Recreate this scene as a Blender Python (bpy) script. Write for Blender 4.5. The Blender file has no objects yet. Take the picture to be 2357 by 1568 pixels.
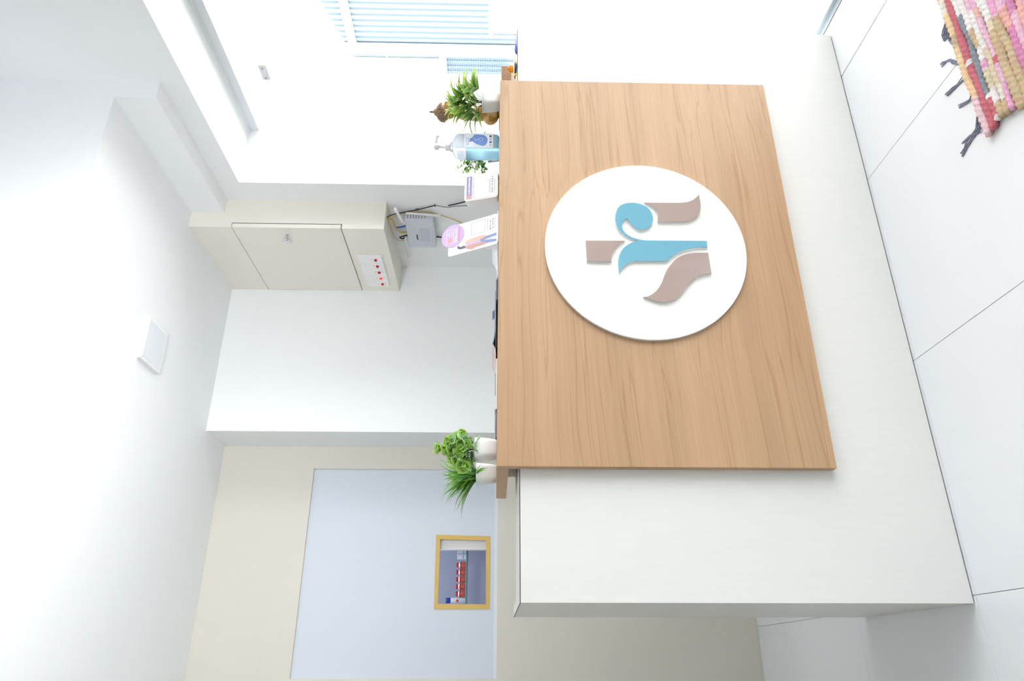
import bpy, bmesh, math, random
from mathutils import Matrix, Vector, Euler
random.seed(7)
S = bpy.context.scene
COL = S.collection
PI = math.pi

# ------------------------------------------------------------------ camera
F_PX, YAW, PIT, ROL, CAM_H = 1642.431, math.radians(24.478), math.radians(-1.27408), math.radians(-0.5541), 1.12
fw = Vector((math.sin(YAW)*math.cos(PIT), math.cos(YAW)*math.cos(PIT), math.sin(PIT)))
rt = Vector((math.cos(YAW), -math.sin(YAW), 0)); dn = fw.cross(rt)
r2 = rt*math.cos(ROL)+dn*math.sin(ROL); d2 = -rt*math.sin(ROL)+dn*math.cos(ROL)
cd = bpy.data.cameras.new('camera'); cam = bpy.data.objects.new('camera', cd); COL.objects.link(cam)
cd.sensor_fit = 'HORIZONTAL'; cd.sensor_width = 36; cd.lens = 36*F_PX/2357; cd.clip_start = 0.05
cam.matrix_world = Matrix(((d2.x, r2.x, -fw.x, 0), (d2.y, r2.y, -fw.y, 0), (d2.z, r2.z, -fw.z, CAM_H), (0, 0, 0, 1)))
S.camera = cam
# ------------------------------------------------------------------ world, exposure
w = bpy.data.worlds.new('sky'); S.world = w; w.use_nodes = True
bgn = w.node_tree.nodes['Background']
bgn.inputs[0].default_value = (0.93, 0.97, 1.0, 1); bgn.inputs[1].default_value = 3.0
sun = bpy.data.lights.new('sun', 'SUN'); sun.energy = 8.5; sun.angle = math.radians(32); sun.color = (1, .97, .92)
so = bpy.data.objects.new('sun', sun); COL.objects.link(so)
so.rotation_euler = Vector((-0.38, 0.44, -0.81)).to_track_quat('-Z', 'Y').to_euler()   # hazy sun from the street side, through the window wall
S.view_settings.view_transform = 'Standard'; S.view_settings.look = 'None'
S.view_settings.gamma = 1; S.view_settings.use_curve_mapping = False
S.view_settings.exposure = 1.02
S.cycles.use_denoising = True
S.cycles.max_bounces = 12; S.cycles.diffuse_bounces = 8; S.cycles.transparent_max_bounces = 16

# ------------------------------------------------------------------ materials
def lin(c):
    return tuple((x/12.92 if x <= .04045 else ((x+.055)/1.055)**2.4) for x in [v/255 for v in c])
MATS = {}
def mat(name, rgb, rough=.5, metal=0, var=.03, scale=8, stretch=(1, 1, 1), bump=0, spec=.5, coat=0, emis=0, linear=False):
    if name in MATS: return MATS[name]
    m = bpy.data.materials.new(name); m.use_nodes = True; nt = m.node_tree; p = nt.nodes['Principled BSDF']
    c = rgb if linear else lin(rgb)
    tc = nt.nodes.new('ShaderNodeTexCoord'); mp = nt.nodes.new('ShaderNodeMapping'); mp.inputs['Scale'].default_value = stretch
    no = nt.nodes.new('ShaderNodeTexNoise'); no.inputs['Scale'].default_value = scale; no.inputs['Detail'].default_value = 4
    nt.links.new(tc.outputs['Object'], mp.inputs[0]); nt.links.new(mp.outputs[0], no.inputs['Vector'])
    mx = nt.nodes.new('ShaderNodeMix'); mx.data_type = 'RGBA'
    mx.inputs[6].default_value = (*[max(0, x*(1-var)) for x in c], 1); mx.inputs[7].default_value = (*[min(1, x*(1+var)) for x in c], 1)
    nt.links.new(no.outputs['Fac'], mx.inputs[0]); nt.links.new(mx.outputs[2], p.inputs['Base Color'])
    p.inputs['Roughness'].default_value = rough; p.inputs['Metallic'].default_value = metal
    p.inputs['Specular IOR Level'].default_value = spec; p.inputs['Coat Weight'].default_value = coat
    if bump:
        b = nt.nodes.new('ShaderNodeBump'); b.inputs['Strength'].default_value = bump; b.inputs['Distance'].default_value = .002
        nt.links.new(no.outputs['Fac'], b.inputs['Height']); nt.links.new(b.outputs[0], p.inputs['Normal'])
    if emis:
        p.inputs['Emission Color'].default_value = (*c, 1); p.inputs['Emission Strength'].default_value = emis
    MATS[name] = m; return m
def attr_mat(name, rough=.5, bump=0, gain=1.0):
    if name in MATS: return MATS[name]
    m = bpy.data.materials.new(name); m.use_nodes = True; nt = m.node_tree; p = nt.nodes['Principled BSDF']
    a = nt.nodes.new('ShaderNodeAttribute'); a.attribute_name = 'Col'
    no = nt.nodes.new('ShaderNodeTexNoise'); no.inputs['Scale'].default_value = 220; no.inputs['Detail'].default_value = 3
    mx = nt.nodes.new('ShaderNodeMix'); mx.data_type = 'RGBA'; mx.blend_type = 'MULTIPLY'; mx.inputs[0].default_value = .15
    nt.links.new(a.outputs['Color'], mx.inputs[6]); nt.links.new(no.outputs['Color'], mx.inputs[7])
    nt.links.new(mx.outputs[2], p.inputs['Base Color']); p.inputs['Roughness'].default_value = rough
    if bump:
        b = nt.nodes.new('ShaderNodeBump'); b.inputs['Strength'].default_value = bump; b.inputs['Distance'].default_value = .002
        nt.links.new(no.outputs['Fac'], b.inputs['Height']); nt.links.new(b.outputs[0], p.inputs['Normal'])
    if 'leaf' in name:
        tr = nt.nodes.new('ShaderNodeBsdfTranslucent'); ms = nt.nodes.new('ShaderNodeMixShader'); ms.inputs[0].default_value = .38
        nt.links.new(mx.outputs[2], tr.inputs[0]); nt.links.new(p.outputs[0], ms.inputs[1]); nt.links.new(tr.outputs[0], ms.inputs[2])
        nt.links.new(ms.outputs[0], nt.nodes['Material Output'].inputs[0])
    MATS[name] = m; return m
def wood_mat(name):
    m = bpy.data.materials.new(name); m.use_nodes = True; nt = m.node_tree; p = nt.nodes['Principled BSDF']; N = nt.nodes.new; L = nt.links.new
    tc = N('ShaderNodeTexCoord')
    wob = N('ShaderNodeTexNoise'); wob.inputs['Scale'].default_value = 1.6; wob.inputs['Detail'].default_value = 1
    L(tc.outputs['Object'], wob.inputs['Vector'])
    sc = N('ShaderNodeVectorMath'); sc.operation = 'SCALE'; sc.inputs[3].default_value = .05; L(wob.outputs['Color'], sc.inputs[0])
    ad = N('ShaderNodeVectorMath'); ad.operation = 'ADD'; L(tc.outputs['Object'], ad.inputs[0]); L(sc.outputs[0], ad.inputs[1])
    rot = N('ShaderNodeMapping'); rot.inputs['Rotation'].default_value = (0, math.radians(1.2), 0); L(ad.outputs[0], rot.inputs[0])
    def layer(sx, sz, scale, detail):
        mp = N('ShaderNodeMapping'); mp.inputs['Scale'].default_value = (sx, sz, sz); L(rot.outputs[0], mp.inputs[0])
        n = N('ShaderNodeTexNoise'); n.inputs['Scale'].default_value = scale; n.inputs['Detail'].default_value = detail; L(mp.outputs[0], n.inputs['Vector']); return n
    broad = layer(.25, 9, 1.2, 2); fine = layer(1.2, 150, 1.5, 5); line = layer(.35, 30, 1.0, 2)
    r1 = N('ShaderNodeValToRGB'); r1.color_ramp.elements[0].position = .3; r1.color_ramp.elements[1].position = .72
    r1.color_ramp.elements[0].color = (.485, .306, .168, 1); r1.color_ramp.elements[1].color = (.575, .37, .21, 1); L(broad.outputs['Fac'], r1.inputs[0])
    r2_ = N('ShaderNodeValToRGB'); r2_.color_ramp.elements[0].position = .3; r2_.color_ramp.elements[1].position = .7
    r2_.color_ramp.elements[0].color = (.88, .85, .81, 1); r2_.color_ramp.elements[1].color = (1, 1, 1, 1); L(fine.outputs['Fac'], r2_.inputs[0])
    m1 = N('ShaderNodeMix'); m1.data_type = 'RGBA'; m1.blend_type = 'MULTIPLY'; m1.inputs[0].default_value = .8; L(r1.outputs[0], m1.inputs[6]); L(r2_.outputs[0], m1.inputs[7])
    r3 = N('ShaderNodeValToRGB'); e = r3.color_ramp.elements; e[0].position = .478; e[0].color = (1, 1, 1, 1); e[1].position = .5; e[1].color = (.80, .70, .60, 1)
    e2 = e.new(.522); e2.color = (1, 1, 1, 1); L(line.outputs['Fac'], r3.inputs[0])
    m2 = N('ShaderNodeMix'); m2.data_type = 'RGBA'; m2.blend_type = 'MULTIPLY'; m2.inputs[0].default_value = .75; L(m1.outputs[2], m2.inputs[6]); L(r3.outputs[0], m2.inputs[7])
    L(m2.outputs[2], p.inputs['Base Color']); p.inputs['Roughness'].default_value = .42
    MATS[name] = m; return m
def glass_mat(name, tint=(1, 1, 1), refl=1.0):
    m = bpy.data.materials.new(name); m.use_nodes = True; nt = m.node_tree
    for n in list(nt.nodes): nt.nodes.remove(n)
    o = nt.nodes.new('ShaderNodeOutputMaterial'); t = nt.nodes.new('ShaderNodeBsdfTransparent'); g = nt.nodes.new('ShaderNodeBsdfGlossy')
    t.inputs[0].default_value = (*tint, 1); g.inputs['Roughness'].default_value = .02
    f = nt.nodes.new('ShaderNodeFresnel'); f.inputs[0].default_value = 1.25
    mx = nt.nodes.new('ShaderNodeMixShader'); nt.links.new(f.outputs[0], mx.inputs[0]); nt.links.new(t.outputs[0], mx.inputs[1]); nt.links.new(g.outputs[0], mx.inputs[2])
    nt.links.new(mx.outputs[0], o.inputs[0]); MATS[name] = m; return m

M_WALL = mat('white_paint', (239, 241, 242), .6, var=.01, scale=40, bump=.02)
M_CEIL = mat('ceiling_paint', (240, 242, 244), .7, var=.01, scale=30)
M_BEIGE = mat('beige_laminate', (213, 209, 198), .45, var=.015, scale=6, stretch=(1, 1, 14))
M_CAB = mat('cream_laminate', (233, 229, 219), .38, var=.012, scale=10, stretch=(1, 1, 8))
M_COUNTER = mat('white_laminate', (231, 230, 225), .4, var=.03, scale=16, stretch=(10, 10, .8), bump=.03)
M_TILE = mat('vitrified_tile', (224, 226, 229), .16, var=.008, scale=3)
M_GROUT = mat('grey_grout', (172, 172, 174), .8)
M_DARK = mat('dark_edge', (70, 68, 64), .6)
M_WOOD = wood_mat('wood_veneer')
M_GLASS = glass_mat('clear_glass')
M_FRAME = mat('white_aluminium', (225, 228, 232), .35, var=.01)
M_BOARD = mat('back_painted_glass', (209, 216, 226), .5, var=.01, scale=2)
M_WHITE = mat('white_plastic', (240, 240, 240), .35, var=.01)
M_POT = mat('white_ceramic', (240, 240, 241), .3, var=.005)
M_BLACK = mat('black_plastic', (28, 28, 32), .5)
M_CHROME = mat('chrome', (225, 225, 228), .12, metal=1, var=.01)

# ------------------------------------------------------------------ helpers
W = {}
def wm(o): return W.get(o.name, Matrix.Identity(4)) if o else Matrix.Identity(4)
def link(name, data, parent=None, M=Matrix.Identity(4)):
    o = bpy.data.objects.new(name, data); COL.objects.link(o)
    if parent: o.parent = parent
    o.matrix_basis = wm(parent).inverted() @ M; W[o.name] = M.copy(); return o
def tag(o, label=None, cat=None, group=None, kind=None):
    for k, v in (('label', label), ('category', cat), ('group', group), ('kind', kind)):
        if v: o[k] = v
    return o
def thing(name, label, cat, loc, group=None, M=None):
    o = link(name, None, None, M if M is not None else Matrix.Translation(loc)); o.empty_display_size = .05
    return tag(o, label, cat, group)
def fin(name, bm, m, parent=None, smooth=False, base=False, kind=None):
    """bmesh in world space -> one object with its origin at its middle (or base)"""
    bmesh.ops.recalc_face_normals(bm, faces=bm.faces)
    vs = [v.co for v in bm.verts]
    lo = Vector([min(v[i] for v in vs) for i in range(3)]); hi = Vector([max(v[i] for v in vs) for i in range(3)])
    c = (lo+hi)/2
    if base or parent is None: c.z = lo.z
    bmesh.ops.translate(bm, verts=bm.verts, vec=-c)
    me = bpy.data.meshes.new(name); bm.to_mesh(me); bm.free()
    for x in (m if isinstance(m, (list, tuple)) else [m]): me.materials.append(x)
    if smooth:
        for p in me.polygons: p.use_smooth = True
    o = link(name, me, parent, Matrix.Translation(c))
    if kind: o['kind'] = kind
    return o
def struct(name, bm, m, parent=None): 
    return fin(name, bm, m, parent, kind=None if parent else 'structure')
def merge(bm, b2, mi=0):
    for f in b2.faces: f.material_index = mi
    t = bpy.data.meshes.new('t'); b2.to_mesh(t); b2.free(); bm.from_mesh(t); bpy.data.meshes.remove(t)
def box(bm, lo, hi, bev=0, seg=2, mi=0, M=None):
    b = bmesh.new(); bmesh.ops.create_cube(b, size=1)
    lo, hi = Vector(lo), Vector(hi); s = hi-lo; c = (lo+hi)/2
    for v in b.verts: v.co = Vector((v.co.x*s.x, v.co.y*s.y, v.co.z*s.z))+c
    if bev: bmesh.ops.bevel(b, geom=b.edges[:], offset=bev, segments=seg, affect='EDGES', profile=.6)
    if M is not None: bmesh.ops.transform(b, matrix=M, verts=b.verts)
    merge(bm, b, mi); return bm
def B(lo, hi, bev=0, seg=2, M=None): return box(bmesh.new(), lo, hi, bev, seg, 0, M)
def tube(bm, pts, r, n=8, cap=True, mi=0):
    pts = [Vector(p) for p in pts]; rs = r if isinstance(r, (list, tuple)) else [r]*len(pts)
    rings = []; up = None
    for i, p in enumerate(pts):
        t = (pts[min(i+1, len(pts)-1)]-pts[max(i-1, 0)]).normalized()
        if up is None: up = Vector((0, 0, 1)) if abs(t.z) < .9 else Vector((1, 0, 0))
        a = t.cross(up).normalized(); b = a.cross(t).normalized(); up = b
        rings.append([bm.verts.new(p+(a*math.cos(2*PI*k/n)+b*math.sin(2*PI*k/n))*rs[i]) for k in range(n)])
    for A, Bq in zip(rings, rings[1:]):
        for k in range(n):
            f = bm.faces.new((A[k], A[(k+1) % n], Bq[(k+1) % n], Bq[k])); f.material_index = mi; f.smooth = True
    if cap:
        for R in (rings[0][::-1], rings[-1]):
            f = bm.faces.new(R); f.material_index = mi
    return bm
def spline(pts, k=6, closed=False, corner=38):
    """Catmull-Rom through the points; sharp turns stay sharp"""
    P = [Vector(p) for p in pts]; n = len(P); out = []
    def isc(i):
        if not closed and i in (0, n-1): return True
        a = P[i]-P[i-1]; b = P[(i+1) % n]-P[i]
        return a.length > 1e-9 and b.length > 1e-9 and a.angle(b) > math.radians(corner)
    C = [isc(i) for i in range(n)]
    for i in range(n if closed else n-1):
        p1, p2 = P[i], P[(i+1) % n]
        p0 = p1+(p1-p2) if C[i] else P[i-1]; p3 = p2+(p2-p1) if C[(i+1) % n] else P[(i+2) % n]
        for j in range(k):
            t = j/k
            out.append(.5*((2*p1)+(p2-p0)*t+(2*p0-5*p1+4*p2-p3)*t*t+(3*p1-p0-3*p2+p3)*t**3))
    if not closed: out.append(P[-1])
    return out
def plate(pts2, M, d, bm=None, mi=0):
    """2D outline (local xy) extruded from local z=0 to z=d, placed by M"""
    bm = bm or bmesh.new(); b = bmesh.new()
    vs = [b.verts.new((p[0], p[1], 0)) for p in pts2]; f = b.faces.new(vs)
    r = bmesh.ops.extrude_face_region(b, geom=[f]); 
    bmesh.ops.translate(b, verts=[v for v in r['geom'] if isinstance(v, bmesh.types.BMVert)], vec=(0, 0, d))
    bmesh.ops.triangulate(b, faces=[x for x in b.faces if len(x.verts) > 4])
    bmesh.ops.transform(b, matrix=M, verts=b.verts); merge(bm, b, mi); return bm
def lathe(bm, prof, M=Matrix.Identity(4), n=24, mi=0):
    b = bmesh.new(); rings = []
    for r, z in prof:
        rings.append([b.verts.new((0, 0, z))] if r < 1e-6 else [b.verts.new((r*math.cos(2*PI*k/n), r*math.sin(2*PI*k/n), z)) for k in range(n)])
    for A, C in zip(rings, rings[1:]):
        for k in range(n):
            q = [A[k % len(A)], A[(k+1) % n % len(A)], C[(k+1) % n % len(C)], C[k % len(C)]]
            u = [];  [u.append(v) for v in q if v not in u]
            if len(u) > 2:
                f = b.faces.new(u); f.smooth = True
    bmesh.ops.transform(b, matrix=M, verts=b.verts)
    for f in b.faces: f.material_index = mi
    sm = [f.smooth for f in b.faces]
    t = bpy.data.meshes.new('t'); b.to_mesh(t); b.free(); bm.from_mesh(t); bpy.data.meshes.remove(t); return bm
def ball(bm, c, r, M=None, u=14, v=9):
    b = bmesh.new(); bmesh.ops.create_uvsphere(b, u_segments=u, v_segments=v, radius=1)
    r = r if isinstance(r, (list, tuple)) else (r, r, r)
    for q in b.verts: q.co = Vector((q.co.x*r[0], q.co.y*r[1], q.co.z*r[2]))+Vector(c)
    if M is not None: bmesh.ops.transform(b, matrix=M, verts=b.verts)
    for f in b.faces: f.smooth = True
    t = bpy.data.meshes.new('t'); b.to_mesh(t); b.free(); bm.from_mesh(t); bpy.data.meshes.remove(t); return bm
FRONT = Matrix(((1, 0, 0, 0), (0, 0, -1, 0), (0, 1, 0, 0), (0, 0, 0, 1)))      # local xy -> XZ, facing -Y
LEFTF = Matrix(((0, 0, -1, 0), (-1, 0, 0, 0), (0, 1, 0, 0), (0, 0, 0, 1)))     # local xy -> -Y,Z, facing -X
T = Matrix.Translation
def R(a, ax): return Matrix.Rotation(a, 4, ax)
def text(name, s, size, M, m, parent, width=None, depth=.0004, bold=0):
    cu = bpy.data.curves.new('t', 'FONT'); cu.body = s; cu.size = size; cu.extrude = depth/2; cu.align_x = 'CENTER'; cu.align_y = 'CENTER'
    cu.offset = bold; cu.resolution_u = 3
    o = bpy.data.objects.new('t', cu); COL.objects.link(o); bpy.context.view_layer.update()
    me = bpy.data.meshes.new_from_object(o.evaluated_get(bpy.context.evaluated_depsgraph_get()))
    bpy.data.objects.remove(o); bpy.data.curves.remove(cu)
    xs = [v.co.x for v in me.vertices]
    if width and xs:
        k = width/(max(xs)-min(xs)); c = (max(xs)+min(xs))/2
        for v in me.vertices: v.co.x = (v.co.x-c)*k
    me.materials.clear(); me.materials.append(m); return link(name, me, parent, M)

# ------------------------------------------------------------------ room dimensions (metres, Y = away from the desk front)
YC, XL, XR, ZC = 1.7374, .1304, 1.9344, 1.0599        # white counter body
YW, WL, WR, WB, WT = 1.7124, .4418, 1.6835, .2763, 1.1158   # wood cladding
YM, XM, ZT, YB = 2.9949, .9213, 2.3677, 3.2321         # back walls, false ceiling
XW, XG = 1.75, 2.025                                   # window wall, glass
YJ, ZL = 2.35, 2.150                                   # window jamb, lintel
YBK = 1.8129                                           # bulkhead face
XLEFT, YFRONT, ZUP = -2.3, -2.7, 2.95
# floor: concrete slab with a child for each tile
floor = struct('floor', B((XLEFT, YFRONT, -.12), (2.07, 3.9, -.0035)), M_GROUT)
TX, TY = [.148+.595*k for k in range(-5, 4)], [1.728+.598*k for k in range(-8, 4)]
xs = [XLEFT]+[x for x in TX if XLEFT+.05 < x < XW-.05]+[XW]; ys = [YFRONT]+[y for y in TY if YFRONT+.05 < y < YB-.05]+[YB]
tile_me = {}
for i in range(len(xs)-1):
    for j in range(len(ys)-1):
        sx, sy = round(xs[i+1]-xs[i]-.0014, 4), round(ys[j+1]-ys[j]-.0014, 4)
        if (sx, sy) not in tile_me:
            b = B((-sx/2, -sy/2, -.0035), (sx/2, sy/2, 0), .0006, 1); me = bpy.data.meshes.new('tile'); b.to_mesh(me); b.free(); me.materials.append(M_TILE); tile_me[(sx, sy)] = me
        link('tile', tile_me[(sx, sy)], floor, T(((xs[i]+xs[i+1])/2, (ys[j]+ys[j+1])/2, 0)))
fin('threshold', B((XW+.002, YFRONT, -.0035), (2.07, YJ, .0005), .001, 1), M_TILE, floor)
# walls
struct('wall_back', B((XM, YM, 0), (2.05, YM+.3, 2.5)), M_WALL)
bm = bmesh.new()
BL, BR, BB, BT = -.0505, .8181, 1.1048, 1.9466
HL, HR, HB, HT = .237, .508, 1.155, 1.358              # hatch opening
for a, b in (((XLEFT, YB, 0), (BL, YB+.06, 2.5)), ((BR, YB, 0), (XM+.01, YB+.06, 2.5)), ((BL, YB, 0), (BR, YB+.06, BB)), ((BL, YB, BT), (BR, YB+.06, 2.5))): box(bm, a, b)
struct('wall_back_recess', bm, M_BEIGE)
bm = bmesh.new()
box(bm, (XW, YJ, 0), (2.08, YM+.02, 2.95)); box(bm, (XW, YFRONT, ZL), (2.08, YJ, 2.95))
box(bm, (XW, YFRONT, 0), (2.08, YFRONT+.3, ZL))
struct('wall_right', bm, M_WALL)
struct('wall_left', B((XLEFT-.1, YFRONT, 0), (XLEFT, YB+.06, 2.95)), mat('grey_paint', (150, 148, 146), .6))
struct('wall_front', B((XLEFT, YFRONT-.12, 0), (2.08, YFRONT, 2.95)), mat('grey_paint', (150, 148, 146), .6))
struct('ceiling', B((XLEFT, YBK+.05, ZT), (XW+.02, YB+.06, ZT+.06)), M_CEIL)
struct('wall_bulkhead', B((XLEFT, YBK, ZT), (XW+.02, YBK+.05, 2.95)), M_CEIL)
struct('ceiling_upper', B((XLEFT-.1, YFRONT-.12, 2.95), (2.08, YBK+.1, 3.02)), M_CEIL)
struct('trim_beam', B((1.6815, YBK, 2.2340), (XW+.01, 2.4648, ZT+.01)), M_CEIL)
# the window wall: frame, panes, patch fitting, floor track
win = struct('window_1', B((XG-.012, YFRONT+.3, 2.108), (XG+.035, YJ, 2.15), .002, 1), M_FRAME)
fin('frame_channel', B((XG-.022, YFRONT+.3, 2.140), (XG-.010, YJ, 2.15)), M_FRAME, win)
fin('floor_track', B((XG-.02, YFRONT+.3, 0), (XG+.035, YJ, .016), .002, 1), mat('brushed_steel', (190, 200, 208), .4), win)
fin('track_plate', B((XG-.044, YFRONT+.3, .0004), (XG-.02, YJ, .0022)), mat('brushed_steel', (190, 200, 208), .4), win)
fin('track_groove', B((XG-.046, YFRONT+.3, .0006), (XG-.042, YJ, .0016)), M_DARK, win)
edges = [YJ+.001, 1.10, -.05, -1.2, YFRONT+.3]
for a, b in zip(edges, edges[1:]):
    fin('transom_pane', B((XG+.006, b+.002, 2.005), (XG+.014, a-.002, 2.108)), M_GLASS, win)
    fin('glass_pane', B((XG+.006, b+.002, .016), (XG+.014, a-.002, 2.0005)), M_GLASS, win)
pf = fin('patch_fitting', B((XG-.003, 2.006, 1.985), (XG+.023, 2.080, 2.014), .002, 1), M_FRAME, win)
for yy in (2.02, 2.066): fin('slot', B((XG-.0038, yy-.004, 1.996), (XG-.0028, yy+.004, 2.003)), mat('slot_grey', (170, 174, 180), .5), pf)
# ------------------------------------------------------------------ reception counter
ct = thing('reception_counter', 'white laminate reception counter with a light wood veneer front and top slab', 'reception counter', ((XL+XR)/2, YC, 0))
fin('front_panel', B((XL, YC, .003), (XR, YC+.022, ZC-.0022)), M_COUNTER, ct)
fin('toe_gap', B((XL+.004, YC+.003, 0), (XR-.004, YC+.02, .0035)), M_DARK, ct)
fin('ledge_top', B((XL+.0305, YC+.0225, ZC-.0185), (XR, 2.0545, ZC)), M_COUNTER, ct)
fin('edge_joint', B((XL+.0004, YC+.0006, ZC-.0022), (XR-.0004, YC+.004, ZC-.0002)), M_DARK, ct)
fin('edge_cap', B((XL, YC+.004, ZC-.0022), (XR, YC+.0225, ZC)), M_COUNTER, ct)
fin('end_panel', B((XL+.0002, YC+.0222, .003), (XL+.030, 2.2765, ZC)), M_COUNTER, ct)
fin('end_joint', B((XL-.0003, YC+.003, ZC-.0022), (XL+.0006, 2.2765, ZC-.0004)), M_DARK, ct)
fin('end_panel', B((XR-.030, YC+.022, .003), (XR-.0005, 2.045, ZC-.0195)), M_COUNTER, ct)
fin('back_panel', B((XL+.03, 2.03, .003), (XR-.03, 2.05, ZC-.0195)), M_COUNTER, ct)
fin('riser_block', B((.50, 1.9, ZC), (1.64, 2.06, 1.0862)), mat('grey_laminate', (196, 195, 188), .5), ct)
fin('wood_panel', B((WL, YW, WB), (WR, YW+.0245, WT), .0007, 1), M_WOOD, ct)
fin('wood_top', B((WL, YW+.0246, WT-.0295), (WR, 2.0825, WT-.0002), .0007, 1), M_WOOD, ct)

# ------------------------------------------------------------------ round logo sign on the counter
M_DISC = mat('cream_acrylic', (244, 244, 238), .12, var=.004)
M_TEAL = mat('teal_acrylic', (122, 180, 200), .04, var=.01, coat=.3)
M_MAUVE = mat('mauve_acrylic', (178, 160, 153), .05, var=.01, coat=.3)
M_CLEAR = mat('acrylic_edge', (238, 240, 238), .1)
sign = thing('logo_sign', 'round cream acrylic sign with raised teal and mauve curved emblem on wood panel', 'sign', (1.066, YW, .42))
circ = [(1.066+.2845*math.cos(2*PI*k/96), .7035+.2830*math.sin(2*PI*k/96)) for k in range(96)]
fin('disc', plate(circ, T((0, YW-.0002, 0)) @ FRONT, .0085), M_DISC, sign)
LOGO = {
 'teal_stroke': [(1.087,.53),(1.065,.531),(1.066,.556),(1.061,.581),(1.052,.606),(1.04,.626),(1.028,.641),(1.02,.651),(1.019,.692),(1.018,.729),(1.018,.742),(1.012,.756),(1.002,.769),(.99,.778),(.979,.784),(.998,.785),(1.02,.784),(1.039,.779),(1.056,.77),(1.069,.757),(1.078,.742),(1.0845,.725),(1.094,.747),(1.104,.762),(1.117,.774),(1.14,.783),(1.161,.784),(1.178,.781),(1.196,.773),(1.207,.76),(1.212,.745),(1.213,.728),(1.21,.712),(1.204,.698),(1.193,.686),(1.18,.679),(1.163,.676),(1.148,.678),(1.136,.684),(1.127,.694),(1.122,.708),(1.121,.716),(1.125,.726),(1.135,.736),(1.146,.743),(1.159,.75),(1.158,.753),(1.151,.76),(1.142,.765),(1.129,.766),(1.117,.763),(1.106,.754),(1.097,.743),(1.091,.727),(1.087,.711),(1.086,.696),(1.0865,.625)],
 'mauve_tail': [(1.048,.531),(.982,.529),(.981,.541),(.977,.556),(.97,.571),(.959,.584),(.94,.602),(.921,.615),(.905,.631),(.895,.647),(.891,.665),(.892,.683),(.898,.702),(.903,.715),(.906,.723),(.909,.709),(.92,.692),(.935,.679),(.954,.668),(.974,.66),(.994,.65),(1.012,.636),(1.028,.621),(1.038,.604),(1.045,.583),(1.048,.558)],
 'mauve_wing': [(1.214,.697),(1.215,.601),(1.216,.586),(1.219,.569),(1.227,.553),(1.236,.543),(1.245,.535),(1.227,.534),(1.208,.534),(1.19,.537),(1.173,.545),(1.162,.556),(1.155,.571),(1.151,.586),(1.149,.663),(1.173,.661),(1.186,.664),(1.198,.671),(1.208,.681)],
 'mauve_stub': [(1.083,.872),(1.084,.761),(1.077,.773),(1.063,.786),(1.047,.796),(1.029,.802),(1.016,.804),(1.016,.871)]}
for n, pts in LOGO.items():
    pts = [(p[0], p[1], 0) for p in pts][::-1]
    sp = [(p.x, p.y) for p in spline(pts, 5, True)]
    o = fin(n, plate(sp, T((0, YW-.0125, 0)) @ FRONT, .0022), M_TEAL if 'teal' in n else M_MAUVE, sign)
    o['label'] = 'glossy '+('teal' if 'teal' in n else 'mauve')+' acrylic curved piece'
    fin('clear_backing', plate(sp, T((0, YW-.0087, 0)) @ FRONT, .0037), M_CLEAR, o)

# ------------------------------------------------------------------ wall cabinet, switch panel
cb = thing('wall_cabinet', 'cream wall cabinet with one door and chrome knob beside the window', 'cabinet', (1.68, 2.73, 1.58))
CX, CY, CZ = 1.6149, 2.4651, 1.5807
fin('body', B((CX+.0215, CY, CZ), (XW, YM, ZT)), M_CAB, cb)
fin('top_fascia', B((CX, CY, 2.1965), (CX+.0213, YM, ZT)), M_CAB, cb)
fin('bottom_fascia', B((CX, CY, CZ), (CX+.0213, YM, 1.7520)), M_CAB, cb)
fin('shadow_gap', B((CX+.0195, CY+.0015, 1.7515), (CX+.0214, YM, 2.197)), M_DARK, cb)
door = fin('door', B((CX, CY, 1.7560), (CX+.0185, YM-.002, 2.1945), .0006, 1), M_CAB, cb)
bm = bmesh.new(); MK = T((CX, 2.5185, 1.985)) @ R(-PI/2, 'Y')
lathe(bm, [(0, 0), (.0085, 0), (.0085, .002), (.006, .008), (.0042, .013), (.006, .0155), (.0125, .019), (.0148, .024), (.0142, .029), (.0118, .0315), (.0105, .0310), (.009, .0335), (.0045, .0345), (0, .0335)], MK, 24)
kn = fin('knob', bm, M_CHROME, door, smooth=True); kn['label'] = 'chrome door knob'
sp_ = thing('switch_panel', 'white modular switch panel with five red indicators under the cabinet door', 'switch panel', (CX, 2.80, 1.62))
fin('plate', B((CX-.006, 2.666, 1.6175), (CX, 2.9385, 1.7215), .0015, 2), M_WHITE, sp_)
M_RED = mat('red_indicator', (190, 22, 30), .15, var=.02); M_REDON = mat('lit_red_indicator', (235, 40, 40), .15, emis=.6)
for k in range(5):
    y = 2.6945+k*.0537
    md = fin('module', B((CX-.0085, y-.0262, 1.6195), (CX-.005, y+.0262, 1.7195), .0008, 1), M_WHITE, sp_)
    bm = lathe(bmesh.new(), [(.0062, 0), (.0062, .004), (.0052, .0066), (.0025, .0080), (0, .0084)], T((CX-.0085, y, 1.6475)) @ R(-PI/2, 'Y'), 16)
    fin('indicator', bm, M_REDON if k == 3 else M_RED, md, smooth=True)
    fin('rocker', B((CX-.0095, y-.011, 1.681), (CX-.008, y+.011, 1.703), .0006, 1), M_WHITE, md)
    fin('mark', B((CX-.0088, y-.0022, 1.6640), (CX-.0084, y+.0022, 1.6670)), M_DARK, md)
    if k > 1: fin('mark', B((CX-.0088, y-.0012, 1.6290), (CX-.0084, y+.0012, 1.6365)), mat('grey_print', (120, 120, 135), .6), md)

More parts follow.
